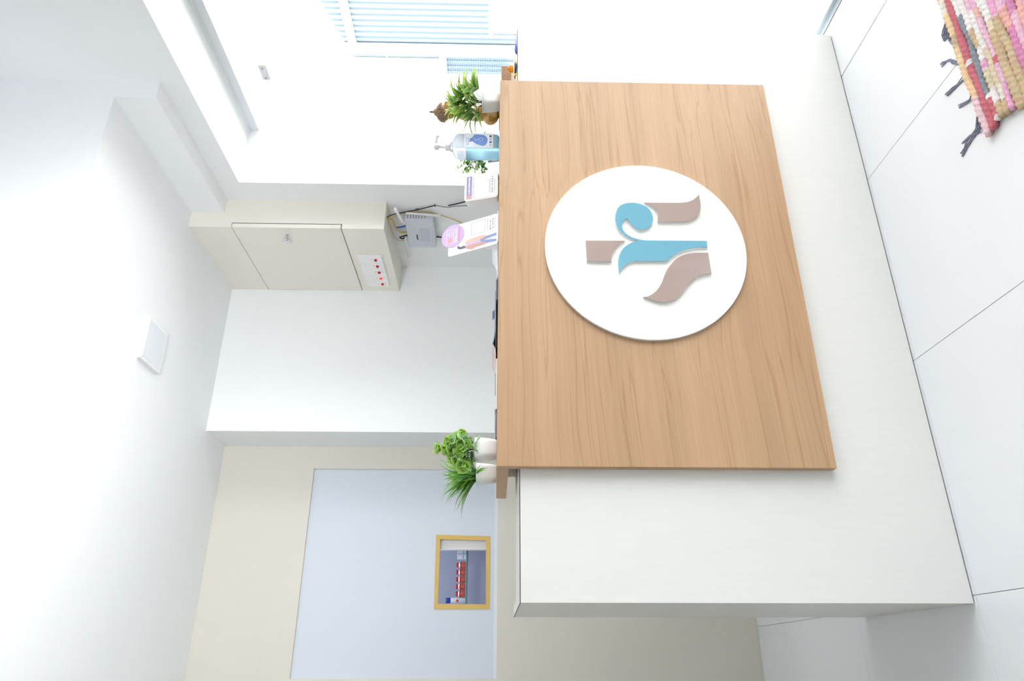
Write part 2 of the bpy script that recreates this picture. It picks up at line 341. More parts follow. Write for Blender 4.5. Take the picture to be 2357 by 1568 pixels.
# ------------------------------------------------------------------ ceiling panel
cp = thing('ceiling_panel', 'square white surface panel fixed to the ceiling', 'ceiling panel', (1.056, 2.392, ZT-.012))
fin('frame', B((.976, 2.312, ZT-.012), (1.136, 2.470, ZT), .002, 2), M_WHITE, cp)
fin('diffuser', B((.986, 2.322, ZT-.0128), (1.126, 2.460, ZT-.0118)), mat('diffuser', (226, 230, 236), .4), cp)

# ------------------------------------------------------------------ added fill lamp out of view, in place of flash bounced off the ceiling
LP = Vector((.42, .45, 1.86)); LD = Vector((.12, .90, .25)).normalized()
pn = thing('fill_lamp', 'white fill lamp added out of view and aimed up to brighten the lower ceiling', 'lamp', LP)
MLP = T(LP) @ LD.to_track_quat('Z', 'Y').to_matrix().to_4x4()
fin('housing', lathe(bmesh.new(), [(0, -.16), (.06, -.16), (.075, -.15), (.11, -.02), (.165, .012), (.160, .014), (.10, -.01), (0, -.012)], MLP, 32), M_WHITE, pn, smooth=True)
fin('rod', tube(bmesh.new(), [LP-LD*.12, LP-LD*.12+Vector((0, 0, .30)), Vector((LP.x-LD.x*.12, LP.y-LD.y*.12, 2.95))], .008, 10), M_CHROME, pn)
pl_ = bpy.data.lights.new('fill_light', 'AREA'); pl_.shape = 'DISK'; pl_.size = .28; pl_.energy = 4.9; pl_.color = (.97, .985, 1); pl_.spread = math.radians(92)
link('fill_light', pl_, pn, MLP @ T((0, 0, .002)) @ R(PI, 'X'))

# ------------------------------------------------------------------ glass board with hatch, niche and shelf behind
YP = YB+.014
gb = thing('glass_board', 'large bluish white glass panel set into the beige wall', 'glass panel', ((BL+BR)/2, YP, BB))
bm = bmesh.new()
for a, b in (((BL, YP, BB), (HL-.012, YP+.008, BT)), ((HR+.012, YP, BB), (BR, YP+.008, BT)), ((HL-.012, YP, BB), (HR+.012, YP+.008, HB-.012)), ((HL-.012, YP, HT+.012), (HR+.012, YP+.008, BT))): box(bm, a, b)
bmesh.ops.remove_doubles(bm, verts=bm.verts, dist=.0001)
fin('pane', bm, M_BOARD, gb)
fin('bottom_strip', B((BL, YP-.003, BB), (BR, YP-.0005, BB+.014)), M_FRAME, gb)
M_TAPE = mat('yellow_card', (214, 180, 100), .6, var=.06, scale=30)
hf = thing('hatch_frame', 'yellow card frame around the small opening in the glass panel', 'frame', ((HL+HR)/2, YP, 1.137))
Q = [(.217, 1.374), (.527, 1.3775), (.521, 1.138), (.218, 1.136)]; q_ = [(.238, 1.358), (.507, 1.359), (.503, 1.156), (.237, 1.153)]
for k in range(4):
    a, b, c_, d_ = Q[k], Q[(k+1) % 4], q_[(k+1) % 4], q_[k]
    fin('strip', plate([d_, c_, b, a], T((0, YP-.0002, 0)) @ FRONT, .003), M_TAPE, hf)
bm = bmesh.new(); NX0, NX1 = -.05, .75
for a, b in (((NX0, YP+.55, .95), (NX1, YP+.57, 1.75)), ((NX0-.02, YP+.01, .95), (NX0, YP+.57, 1.75)), ((NX1, YP+.01, .95), (NX1+.02, YP+.57, 1.75)), ((NX0, YP+.01, .93), (NX1, YP+.57, .95)), ((NX0, YP+.01, 1.75), (NX1, YP+.57, 1.77))): box(bm, a, b)
niche = struct('wall_niche', bm, mat('grey_blue_paint', (150, 155, 175), .6))
fin('white_post', B((.468, YP+.03, .951), (.56, YP+.06, 1.749)), M_WHITE, niche)
ln = thing('niche_fill', 'slim tube lamp added unseen to brighten the store behind the hatch', 'lamp', (.35, YP+.2, 1.73))  # unseen lamp added so the store behind the hatch is not black
fin('tube', tube(bmesh.new(), [(.05, YP+.2, 1.738), (.65, YP+.2, 1.738)], .011, 12), M_WHITE, ln)
la = bpy.data.lights.new('niche_fill_light', 'AREA'); la.shape = 'RECTANGLE'; la.size = .6; la.size_y = .03; la.energy = 1.6; la.color = (.95, .97, 1)
link('niche_fill_light', la, ln, T((.35, YP+.2, 1.724)))
YS = YP+.30
def KX(x): return x*(YS)/(YB)          # widths grow a little behind the pane
shelf = thing('glass_shelf', 'thin green edged glass shelf behind the hatch opening', 'shelf', (.36, YS, 1.243))
fin('plank', B((NX0, YS-.06, 1.2465), (NX1, YS+.09, 1.2525), .0008, 1), mat('green_glass_edge', (95, 140, 140), .2), shelf)
M_JRED = mat('dark_red_glass', (150, 40, 35), .25, var=.1); M_JLAB = mat('red_label', (196, 84, 66), .5, var=.15, scale=60); M_JCAP = mat('red_cap', (190, 30, 34), .4); M_SILV = mat('silver_label', (205, 210, 220), .4)
ordn = ['first', 'second', 'third', 'fourth', 'fifth']
for k in range(5):
    x = .302+k*.0322
    jar = thing('medicine_jar', ordn[k]+' small red capped jar from the tall blue capped bottle on the shelf', 'jar', (x, YS-.03, 1.2525), 'red jars on the hatch shelf')
    Mj = T((x, YS-.03, 1.2526))
    fin('glass_body', lathe(bmesh.new(), [(0, 0), (.0135, 0), (.0150, .002), (.0150, .024), (.0130, .028), (.0100, .030), (0, .030)], Mj, 20), M_JRED, jar, smooth=True)
    fin('paper_label', lathe(bmesh.new(), [(.01525, .003), (.01525, .021)], Mj, 20), M_JLAB, jar, smooth=True)
    fin('neck_band', lathe(bmesh.new(), [(.0145, .0275), (.0125, .0305), (.0105, .0318), (.0105, .0335)], Mj, 20), M_SILV, jar, smooth=True)
    fin('cap', lathe(bmesh.new(), [(.0100, .0335), (.0104, .0338), (.0104, .043), (.0092, .0445), (0, .0446)], Mj, 20), M_JCAP, jar, smooth=True)
tb = thing('tall_bottle', 'white bottle with blue cap at the end of the hatch shelf', 'bottle', (.276, YS-.03, 1.2525))
Mj = T((.273, YS-.03, 1.2526))
fin('body', lathe(bmesh.new(), [(0, 0), (.0118, 0), (.0125, .002), (.0125, .064), (.0115, .067), (0, .067)], Mj, 20), M_SILV, tb, smooth=True)
fin('cap', lathe(bmesh.new(), [(.0118, .067), (.0122, .068), (.0122, .087), (.0105, .089), (0, .089)], Mj, 20), mat('blue_cap', (40, 55, 150), .4), tb, smooth=True)
fin('print_spot', lathe(bmesh.new(), [(0, 0), (.0065, 0), (.0065, .0006), (0, .0006)], T((.271, YS-.0428, 1.289)) @ R(PI/2, 'X'), 16), M_JLAB, tb)
for k in range(2):
    x = .468+k*.026
    cbx = thing('medicine_box', ('white and grey medicine box next to the red jars', 'white and grey medicine box against the white post')[k], 'box', (x, YS-.03, 1.2525), 'boxes on the hatch shelf')
    fin('carton', B((x-.0122, YS-.045, 1.2526), (x+.0122, YS-.015, 1.2935), .0006, 1), M_SILV, cbx)
    fin('blue_print', B((x-.010, YS-.0456, 1.2640), (x+.008, YS-.0449, 1.2675)), mat('blue_print', (110, 140, 185), .5), cbx)

# ------------------------------------------------------------------ router, antennas and cables on the wall
M_ROUT = mat('grey_white_plastic', (206, 208, 220), .4, var=.01)
rtr = thing('router', 'white wifi router with three antennas on the wall under the cabinet', 'router', (1.72, 2.645, 1.39))
body = fin('casing', B((1.708, 2.535, 1.391), (1.747, 2.752, 1.512), .005, 3), M_ROUT, rtr)
fin('cover_panel', B((1.7068, 2.60, 1.415), (1.7085, 2.70, 1.455), .0005, 1), mat('panel_grey', (196, 198, 210), .45), body)
for k in range(4): fin('brand_mark', B((1.7070, 2.648+.0105*k, 1.4665), (1.7081, 2.657+.0105*k, 1.4725)), mat('brand_grey', (96, 98, 110), .6), body)
for k in range(7): fin('vent_slot', B((1.716, 2.5340, 1.497-.012*k), (1.738, 2.5352, 1.5005-.012*k)), mat('vent_grey', (130, 130, 148), .6), body)
for k in range(8): fin('status_led', B((1.7072, 2.59+.016*k, 1.4005), (1.7082, 2.592+.016*k, 1.4025)), M_DARK, body)
for k, (a, b) in enumerate((((1.715, 2.563, 1.523), (1.690, 2.430, 1.536)), ((1.720, 2.685, 1.526), (1.728, 2.868, 1.530)), ((1.738, 2.530, 1.500), (1.725, 2.528, 1.358)))):
    a, b = Vector(a), Vector(b)
    an = fin('antenna', tube(bmesh.new(), [a, a.lerp(b, .1), a.lerp(b, .12), b], [.006, .006, .0052, .0062], 12), M_WHITE, rtr)
    fin('hinge', tube(bmesh.new(), [a+Vector((0, 0, -.016)), a+Vector((0, 0, .006))], .0055, 10), M_CHROME if k == 1 else M_WHITE, an)
def cable(name, pts, r, m, label, n=8):
    o = fin(name, tube(bmesh.new(), spline([Vector(p) for p in pts], 6), r, n), m, None, smooth=True)
    return tag(o, label, 'cable')
M_YEL = mat('yellow_cable', (206, 176, 92), .5); M_BLU = mat('blue_connector', (60, 100, 190), .45)
cable('power_cable', [(1.70, 2.505, 1.579), (1.725, 2.520, 1.555), (1.743, 2.526, 1.50), (1.744, 2.512, 1.456), (1.744, 2.486, 1.395), (1.744, 2.480, 1.378)], .0022, M_BLACK, 'black cable bundle running down the wall from the cabinet')
cable('speaker_cable', [(1.744, 2.480, 1.376), (1.744, 2.492, 1.330), (1.744, 2.484, 1.300), (1.742, 2.476, 1.250), (1.70, 2.40, 1.19), (1.55, 2.1, 1.15), (1.41, 1.90, 1.150)], .0017, mat('grey_cable', (120, 122, 125), .5), 'thin grey cable from the wall to the payment box')
cable('charger_cable', [(1.743, 2.478, 1.325), (1.743, 2.463, 1.285), (1.742, 2.448, 1.255), (1.69, 2.36, 1.20), (1.52, 2.05, 1.17), (1.40, 1.89, 1.165)], .0026, M_BLACK, 'black cable ending behind the payment box')
cable('fibre_cable', [(1.695, 2.503, 1.579), (1.72, 2.520, 1.545), (1.738, 2.530, 1.51), (1.742, 2.523, 1.458), (1.742, 2.529, 1.404), (1.742, 2.552, 1.35), (1.742, 2.60, 1.28), (1.742, 2.66, 1.22)], .0019, M_YEL, 'yellow cable arching in front of the router')
cable('network_cable', [(1.700, 2.512, 1.579), (1.715, 2.55, 1.562), (1.712, 2.60, 1.556), (1.715, 2.645, 1.538), (1.725, 2.652, 1.512)], .0034, M_YEL, 'thick yellow network cable plugged into the router')
cable('patch_cable', [(1.702, 2.508, 1.579), (1.70, 2.56, 1.575), (1.70, 2.64, 1.570), (1.708, 2.70, 1.556), (1.72, 2.715, 1.532)], .0014, M_YEL, 'thin yellow cable looping to the far antenna')
cable('blue_plug', [(1.712, 2.60, 1.552), (1.718, 2.605, 1.535), (1.725, 2.606, 1.512)], [.0015, .003, .005][0]*2.6, M_BLU, 'blue network plug on top of the router')
cable('looped_cable', [(1.725, 2.690, 1.512), (1.712, 2.690, 1.538), (1.712, 2.678, 1.548), (1.716, 2.672, 1.53), (1.725, 2.676, 1.511)], .003, M_BLACK, 'short black cable looped on top of the router')
cable('dark_adapter_cable', [(1.742, 2.715, 1.391), (1.742, 2.722, 1.36), (1.742, 2.73, 1.33)], .003, M_BLACK, 'short black cable below the router')
cable('zip_tie', [(1.744, 2.512, 1.456), (1.738, 2.498, 1.462), (1.735, 2.490, 1.448), (1.74, 2.505, 1.44)], .0009, M_BLACK, 'loose black zip tie on the cable bundle near the router')
cable('cable_clip', [(1.749, 2.482, 1.382), (1.738, 2.478, 1.378), (1.736, 2.462, 1.379)], .0018, M_BLACK, 'black cable clip sticking out of the wall')

# ------------------------------------------------------------------ payment box and leaning card
M_PURP = mat('purple_print', (152, 138, 186), .5, var=.01); M_ORNG = mat('orange_print', (247, 166, 150), .5, var=.01); M_LILAC = mat('lilac_print', (202, 174, 226), .5, var=.01)
M_CARD = mat('white_card', (244, 244, 246), .4, var=.005); M_INK = mat('grey_ink', (150, 150, 160), .6); M_WINK = mat('white_ink', (250, 250, 250), .6)
def rrect(x0, y0, x1, y1, r, n=5):
    out = []
    for cx, cy, a0 in ((x1-r, y1-r, 0), (x0+r, y1-r, 90), (x0+r, y0+r, 180), (x1-r, y0+r, 270)):
        out += [(cx+r*math.cos(math.radians(a0+90*k/n)), cy+r*math.sin(math.radians(a0+90*k/n))) for k in range(n+1)]
    return out
def disc2(cx, cy, rx, ry=None, n=28): return [(cx+rx*math.cos(2*PI*k/n), cy+(ry or rx)*math.sin(2*PI*k/n)) for k in range(n)]
# box: face 0.0965 x 0.108 leaning back
bw, bh = .0965, .108; lean = math.atan2(.0294, .104)
MBX = T((1.3525, 1.803, WT+.003)) @ R(-lean, 'X') @ FRONT      # local x right, y up, z towards viewer
pb = thing('payment_box', 'white payment speaker box with purple bank header leaning back', 'payment box', None, M=T((1.3525, 1.82, WT)))
bx = fin('casing', plate(rrect(-bw/2, 0, bw/2, bh, .010), MBX @ T((0, 0, -.030)), .030), M_WHITE, pb)
fin('face_plate', plate(rrect(-bw/2+.004, .004, bw/2-.004, bh-.004, .008), MBX, .0008), M_CARD, bx)
fin('header_band', plate(rrect(-bw/2+.006, .084, bw/2-.006, .101, .002), MBX @ T((0, 0, .0008)), .0004), M_PURP, bx)
fin('round_mark', plate(disc2(-.036, .0925, .0070), MBX @ T((0, 0, .0012)), .0003), M_ORNG, bx)
text('mark_print', 'AU', .007, MBX @ T((-.036, .0925, .0016)), M_PURP, bx)
text('header_print', 'AU SMALL FINANCE BANK', .0075, MBX @ T((.0065, .0925, .0013)), M_WINK, bx, width=.066, bold=.0002)
text('name_print', 'HealthCare Centre', .0052, MBX @ T((.016, .079, .0009)), M_INK, bx, width=.046)
fin('print_line', plate([(-.040, .0782), (-.011, .0782), (-.011, .0796), (-.040, .0796)], MBX @ T((0, 0, .0008)), .0003), M_INK, bx)
text('upi_print', 'BHIM UPI', .0070, MBX @ T((-.012, .0175, .0009)), M_INK, bx, width=.034)
for k, (x0, x1, y) in enumerate(((-.030, .022, .0275), (-.030, .028, .0235), (-.024, .02, .0100))): fin('print_line', plate([(x0, y), (x1, y), (x1, y+.0009), (x0, y+.0009)], MBX @ T((0, 0, .0008)), .0003), M_INK, bx)
for x in (.012, .020, .029): fin('print_dot', plate(disc2(x, .0175, .0022, n=12), MBX @ T((0, 0, .0008)), .0003), M_INK, bx)
for x in (-.033, -.018, .024): fin('rubber_foot', B((1.3525+x-.006, 1.806, WT), (1.3525+x+.006, 1.818, WT+.004)), M_BLACK, pb)
fin('rear_foot', B((1.31, 1.822, WT), (1.395, 1.838, WT+.012), .002, 1), M_BLACK, pb)
# card standee
cw, ch = .1085, .172; lc = math.atan2(.0808, .152)
MCD = T((1.2018, 1.822, WT+.0035)) @ R(-lc, 'X') @ FRONT
cs = thing('card_stand', 'white leaning card stand with a lilac round badge and printed figure', 'card stand', None, M=T((1.2018, 1.85, WT)))
fin('base_lip', B((1.2018-cw/2, 1.808, WT), (1.2018+cw/2, 1.826, WT+.0038), .001, 1), M_CARD, cs)
cdp = fin('card', plate(rrect(-cw/2, 0, cw/2, ch, .007), MCD @ T((0, 0, -.003)), .003), M_CARD, cs)
fin('strut', plate([(-.02, .0), (.02, 0), (.015, .1), (-.015, .1)], T((1.2018, 1.915, WT)) @ R(math.radians(6), 'X') @ FRONT, .002), M_CARD, cs)
bdg = fin('badge', plate(disc2(.017, .157, .0410, .0405, 40), MCD, .0012), M_LILAC, cdp)
x0, x1, y0, y1, t_ = -.009, .043, .1535, .1795, .0010
BZ = MCD @ T((0, 0, .0012))
bm = bmesh.new()
for a in ((x0, y0, x1, y0+t_), (x0, y1-t_, x1, y1), (x0, y0, x0+t_, y1), (x1-t_, y0, x1, y1)): plate([(a[0], a[1]), (a[2], a[1]), (a[2], a[3]), (a[0], a[3])], BZ, .0003, bm)
fin('badge_outline', bm, M_WINK, cdp)
fin('badge_mark', plate(disc2(.002, .1665, .0085), BZ, .0003), M_ORNG, cdp)
text('badge_mark_print', 'AU', .008, BZ @ T((.002, .1665, .0004)), M_LILAC, cdp)
text('badge_bank_print', 'AU\nSMALL\nFINANCE\nBANK', .0060, BZ @ T((.026, .1665, .0003)), M_WINK, cdp, width=.024)
text('badge_title_print', 'BADLAAV', .0115, BZ @ T((.017, .1445, .0003)), M_WINK, cdp, width=.052, bold=.0003)
text('badge_line_print', 'HUMSE HAI', .0085, BZ @ T((.018, .1335, .0003)), M_ORNG, cdp, width=.050)
# printed figure (flat print on the card)
def prt(n, pts, m, z=.0003, k=4): fin(n, plate([(p.x, p.y) for p in spline([(a, b*1.12, 0) for a, b in pts], k, True, 70)], MCD @ T((0, 0, z-.0003)), .0003), m, cdp)
M_JEAN = mat('blue_jean_print', (150, 160, 210), .6); M_COAT = mat('peach_coat_print', (232, 188, 172), .6); M_COAT2 = mat('rose_coat_print', (208, 160, 150), .6); M_HAIR = mat('dark_hair_print', (96, 104, 124), .6); M_SKIN = mat('skin_print', (240, 218, 208), .6); M_TOP = mat('lilac_top_print', (205, 190, 222), .6)
fx = -.028
prt('figure_leg_print', [(fx-.013, .052), (fx+.001, .050), (fx-.003, .026), (fx-.008, .003), (fx-.016, .003), (fx-.014, .026)], M_JEAN)
prt('figure_leg_print', [(fx-.002, .054), (fx+.012, .052), (fx+.012, .026), (fx+.014, .003), (fx+.004, .003), (fx+.002, .028)], M_JEAN)
prt('figure_coat_print', [(fx+.003, .100), (fx+.012, .098), (fx+.017, .075), (fx+.017, .040), (fx+.009, .036), (fx+.004, .06)], M_COAT, .0006)
prt('figure_coat_print', [(fx-.006, .099), (fx-.014, .094), (fx-.017, .070), (fx-.016, .038), (fx-.007, .036), (fx-.004, .07)], M_COAT2, .0006)
prt('figure_top_print', [(fx-.005, .098), (fx+.004, .098), (fx+.004, .052), (fx-.005, .052)], M_TOP, .0005)
prt('figure_hair_print', [(fx-.010, .098), (fx-.011, .112), (fx-.006, .123), (fx+.002, .124), (fx+.005, .118), (fx-.002, .113), (fx-.003, .100)], M_HAIR, .0007)
prt('figure_face_print', [(fx-.003, .108), (fx-.002, .117), (fx+.003, .120), (fx+.007, .114), (fx+.006, .107), (fx+.001, .103)], M_SKIN, .0009)
prt('figure_arm_print', [(fx-.015, .092), (fx-.021, .076), (fx-.012, .066), (fx-.006, .070), (fx-.012, .076)], M_COAT2, .0008)
text('code_caption_print', 'BHIM UPI', .006, MCD @ T((.020, .024, .0003)), M_INK, cdp, width=.034)
for k, (a, b, y) in enumerate(((.002, .046, .0335), (.004, .044, .0085))): fin('print_line', plate([(a, y), (b, y), (b, y+.0009), (a, y+.0009)], MCD, .0003), M_INK, cdp)
for k, x in enumerate((.008, .020, .028, .038)): fin('print_dot', plate(disc2(x, .0155, .0023, n=12), MCD, .0003), (M_PURP, M_INK, M_INK, M_INK)[k], cdp)
bm = bmesh.new(); a = (.000, .042, .046, .092)
for q in ((a[0], a[1], a[2], a[1]+.0007), (a[0], a[3]-.0007, a[2], a[3]), (a[0], a[1], a[0]+.0007, a[3]), (a[2]-.0007, a[1], a[2], a[3])): plate([(q[0], q[1]), (q[2], q[1]), (q[2], q[3]), (q[0], q[3])], MCD, .0003, bm)
fin('print_frame', bm, M_INK, cdp)

# ------------------------------------------------------------------ sanitizer bottle
sx, sy = .064, .064; bx0, by0 = 1.4835, 1.80
sb = thing('sanitizer_bottle', 'square pump bottle half full of light blue liquid', 'bottle', (bx0+sx/2, by0+sy/2, WT))
def rsq(x0, y0, x1, y1, r, z): return [Vector((p[0], p[1], z)) for p in rrect(x0, y0, x1, y1, r, 4)]
def loft(secs, m, name, parent, cap=(True, True)):
    bm = bmesh.new(); rings = [[bm.verts.new(p) for p in s] for s in secs]
    for A, C in zip(rings, rings[1:]):
        n = len(A)
        for k in range(n):
            f = bm.faces.new((A[k], A[(k+1) % n], C[(k+1) % n], C[k])); f.smooth = True
    if cap[0]: bm.faces.new(rings[0][::-1])
    if cap[1]: bm.faces.new(rings[-1])
    return fin(name, bm, m, parent)
def bsec(i, z, r=.010): return rsq(bx0+i, by0+i, bx0+sx-i, by0+sy-i, max(.002, r), WT+z)
M_LIQ = mat('blue_liquid', (176, 222, 243), .12, var=.02); M_SHELL = mat('frosted_plastic', (232, 238, 248), .2, var=.01)
for m_ in (M_LIQ, M_SHELL):
    p_ = m_.node_tree.nodes['Principled BSDF']; p_.inputs['Transmission Weight'].default_value = .55; p_.inputs['IOR'].default_value = 1.15; p_.inputs['Roughness'].default_value = .35
loft([bsec(.006, .0005, .008), bsec(.002, .004), bsec(0, .012), bsec(0, .106)], M_LIQ, 'liquid', sb)
loft([bsec(0, .1062), bsec(0, .132), bsec(.003, .140), bsec(.010, .146), bsec(.018, .150, .008), bsec(.0185, .156, .008)], M_SHELL, 'shoulder', sb)
mx, my = bx0+sx/2, by0+sy/2
pmp = fin('pump_collar', lathe(bmesh.new(), [(0, .156), (.0125, .156), (.0130, .158), (.0130, .171), (.0115, .173), (.007, .174), (.005, .176), (.0045, .196), (0, .196)], T((mx, my, WT)), 24), M_WHITE, sb, smooth=True)
bm = bmesh.new(); lathe(bm, [(0, .194), (.009, .194), (.010, .196), (.010, .205), (.008, .209), (0, .210)], T((mx, my, WT)), 20)
tube(bm, [(mx, my, WT+.203), (mx+.018, my-.004, WT+.205), (mx+.032, my-.008, WT+.203), (mx+.037, my-.0095, WT+.196)], [.007, .006, .005, .0045], 10)
fin('pump_head', bm, M_WHITE, sb, smooth=True)
MLB = T((bx0+sx/2, by0-.0004, WT)) @ FRONT
lb = fin('label', plate(rrect(-.029, .020, .0285, .112, .002), MLB, .0005), mat('pale_label', (226, 234, 246), .4, var=.01), sb)
M_NAVY = mat('navy_print', (70, 96, 190), .5); M_DROP = mat('blue_drop_print', (96, 140, 214), .5)
drop = [(-.020, .058), (-.021, .050), (-.015, .042), (-.004, .038), (.008, .038), (.018, .044), (.0225, .054), (.0225, .078), (.012, .086), (.004, .092), (-.004, .085), (-.014, .073)]
fin('drop_print', plate([(p.x, p.y) for p in spline([(a, b, 0) for a, b in drop], 4, True, 60)], MLB @ T((0, 0, .0005)), .0003), M_DROP, lb)
for k in range(4): fin('finger_print', plate([(-.004+.005*k, .086+.002*k), (-.001+.005*k, .087+.002*k), (-.003+.005*k, .096-.001*k), (-.006+.005*k, .095-.001*k)], MLB @ T((0, 0, .0005)), .0003), M_NAVY, lb)
bm = bmesh.new(); tube(bm, [MLB @ Vector((a, b, .0009)) for a, b in [(p.x, p.y) for p in spline([(.010, .083, 0), (.005, .076, 0), (-.002, .078, 0), (.004, .068, 0), (.010, .060, 0), (.008, .053, 0), (0, .053, 0), (-.003, .060, 0), (.003, .069, 0)], 4)]], .0005, 5)
fin('outline_print', bm, M_WINK, lb)
fin('name_box_print', plate([(-.018, .097), (.010, .097), (.010, .104), (-.018, .104)], MLB @ T((0, 0, .0005)), .0003), M_NAVY, lb)
fin('name_inner_print', plate([(-.017, .098), (.009, .098), (.009, .103), (-.017, .103)], MLB @ T((0, 0, .0008)), .0002), M_CARD, lb)
for k in range(3): fin('name_mark', plate([(-.0155+.008*k, .0995), (-.0095+.008*k, .0995), (-.0095+.008*k, .1018), (-.0155+.008*k, .1018)], MLB @ T((0, 0, .0009)), .0002), mat('pale_violet_print', (176, 178, 226), .5), lb)
for k in range(7): fin('print_line', plate([(-.027, .078-.006*k), (-.012+.002*(k % 3), .078-.006*k), (-.012+.002*(k % 3), .0788-.006*k), (-.027, .0788-.006*k)], MLB @ T((0, 0, .0009)), .0002), M_INK, lb)
fin('print_line', plate([(-.026, .1075), (.024, .1075), (.024, .1083), (-.026, .1083)], MLB @ T((0, 0, .0005)), .0002), M_INK, lb)
for k, x in enumerate((-.018, -.006, .006)): fin('icon_print', plate(disc2(x, .028, .0042, n=14) if k == 1 else rrect(x-.004, .024, x+.004, .032, .0008), MLB @ T((0, 0, .0005)), .0002), mat('icon_grey_print', (190, 200, 220), .5) if k != 1 else M_NAVY, lb)
fin('icon_print', plate(rrect(.014, .0245, .021, .0315, .0005), MLB @ T((0, 0, .0005)), .0002), M_BLACK, lb)

# ------------------------------------------------------------------ potted plants
def leaf_mesh(name, L, wd, bend, cols, n=8, fold=.25, wave=0, teeth=False, peak=.4, tipx=1.25):
    """blade along +X, bending towards +Z; cols = base, middle, tip, edge (sRGB)"""
    bm = bmesh.new(); cl = bm.loops.layers.float_color.new('Col')
    rows = []; x = z = 0; a = 0
    cl3 = [lin(c) for c in cols]
    for i in range(n+1):
        t = i/n
        wv = wd*(t/peak)**.6 if t < peak else wd*max(0, 1-((t-peak)/(1-peak))**tipx)
        if i == 0: wv = wd*.18
        if teeth and i % 2: wv *= .35
        dz = wave*math.sin(t*9)
        tm = .42
        c = [cl3[0][k]*(1-t/tm)+cl3[1][k]*t/tm if t < tm else cl3[1][k]*(1-(t-tm)/(1-tm))+cl3[2][k]*(t-tm)/(1-tm) for k in range(3)]
        e = [.45*c[k]+.55*cl3[3][k] for k in range(3)]
        vm = bm.verts.new((x, 0, z)); vl = bm.verts.new((x, -wv, z+wv*fold+dz)); vr = bm.verts.new((x, wv, z+wv*fold-dz))
        rows.append(((vl, e), (vm, c), (vr, e)))
        x += L/n*math.cos(a); z += L/n*math.sin(a); a += bend/n
    for A, C in zip(rows, rows[1:]):
        for k in range(2):
            q = [A[k], A[k+1], C[k+1], C[k]]
            try: f = bm.faces.new([v for v, _ in q])
            except ValueError: continue
            f.smooth = True
            for lp, (v, c) in zip(f.loops, q): lp[cl] = (*c, 1)
    me = bpy.data.meshes.new(name); bm.to_mesh(me); bm.free(); me.materials.append(attr_mat('leaf_green', .42)); return me
def aim(p, d, roll=0):
    d = Vector(d).normalized(); return T(p) @ d.to_track_quat('X', 'Z').to_matrix().to_4x4() @ R(roll, 'X')
M_STEM = mat('dark_stem', (70, 84, 60), .6); M_SOIL = mat('dark_filler', (60, 66, 52), .9)
def pot(parent, x, y, s=.054, h=.057):
    """square pot with rounded corners and bowed tapering sides; (x,y) = middle"""
    def sec(k, z, r=.012): q = s/2*k; return rsq(x-q, y-q, x+q, y+q, r*k, WT+z)
    loft([sec(.80, .0), sec(.83, .001), sec(.93, .02), sec(.99, .04), sec(1.01, h), sec(.94, h), sec(.92, h-.008)], M_POT, 'pot', parent, (True, False))
    loft([sec(.925, h-.010), sec(.925, h-.006)], M_SOIL, 'filler', parent)
rnd = random.Random(3)
# --- right plant: lance leaves, dark with lime tips
px_, py_ = 1.645, 1.768
pA = thing('potted_plant', 'potted plant with dark lime tipped lance leaves in front of the golden statue', 'plant', (px_, py_, WT))
pot(pA, px_, py_)
cA = [(50, 98, 76), (104, 158, 90), (222, 240, 108), (196, 226, 104)]
mA = [leaf_mesh('leaf', L, .0088, b, cA, 10, .3, peak=.33) for L, b in ((.066, -.6), (.076, -.9), (.060, -.4), (.084, -1.1))]
cA2 = [(64, 112, 84), (116, 166, 110), (226, 242, 132), (214, 236, 128)]
mA += [leaf_mesh('leaf', L, .0095, b, cA2, 10, .25, peak=.33) for L, b in ((.070, -.6), (.078, -1.1), (.064, -.9))]
Rv = Vector((.77, -.64, 0)); Dv = Vector((.64, .77, 0))     # across the view, along the view (for arranging the bouquet)
stems = [(-.03, .062), (-.048, .035), (-.012, .078), (.005, .070), (.022, .058), (.040, .040), (.052, .020), (-.045, .012), (.015, .035), (-.015, .040), (.0, .015)]
for i, (sx_, sz_) in enumerate(stems):
    dd = rnd.uniform(-.025, .02)
    base_ = Vector((px_, py_, WT+.050)); tip = base_+Rv*sx_*.75+Dv*dd+Vector((0, 0, sz_+.006))
    mid = base_.lerp(tip, .5)+Vector((0, 0, .008))
    fin('stem', tube(bmesh.new(), spline([base_+Rv*sx_*.15, mid, tip], 4), .0012, 5), M_STEM, pA)
    for j in range(9 if i < 8 else 7):
        ang = 2*PI*j/8.5+rnd.uniform(-.4, .4); sp__ = rnd.uniform(.35, 1.0)
        d = (tip-base_).normalized()*rnd.uniform(.35, .9)+Rv*math.cos(ang)*sp__+Dv*math.sin(ang)*sp__*.8+Vector((0, 0, rnd.uniform(-.12, .55)))
        link('leaf', rnd.choice(mA), pA, aim(tip+Vector((0, 0, rnd.uniform(-.012, .004))), d, rnd.uniform(-.8, .8)) @ Matrix.Scale(rnd.uniform(.9, 1.2), 4))
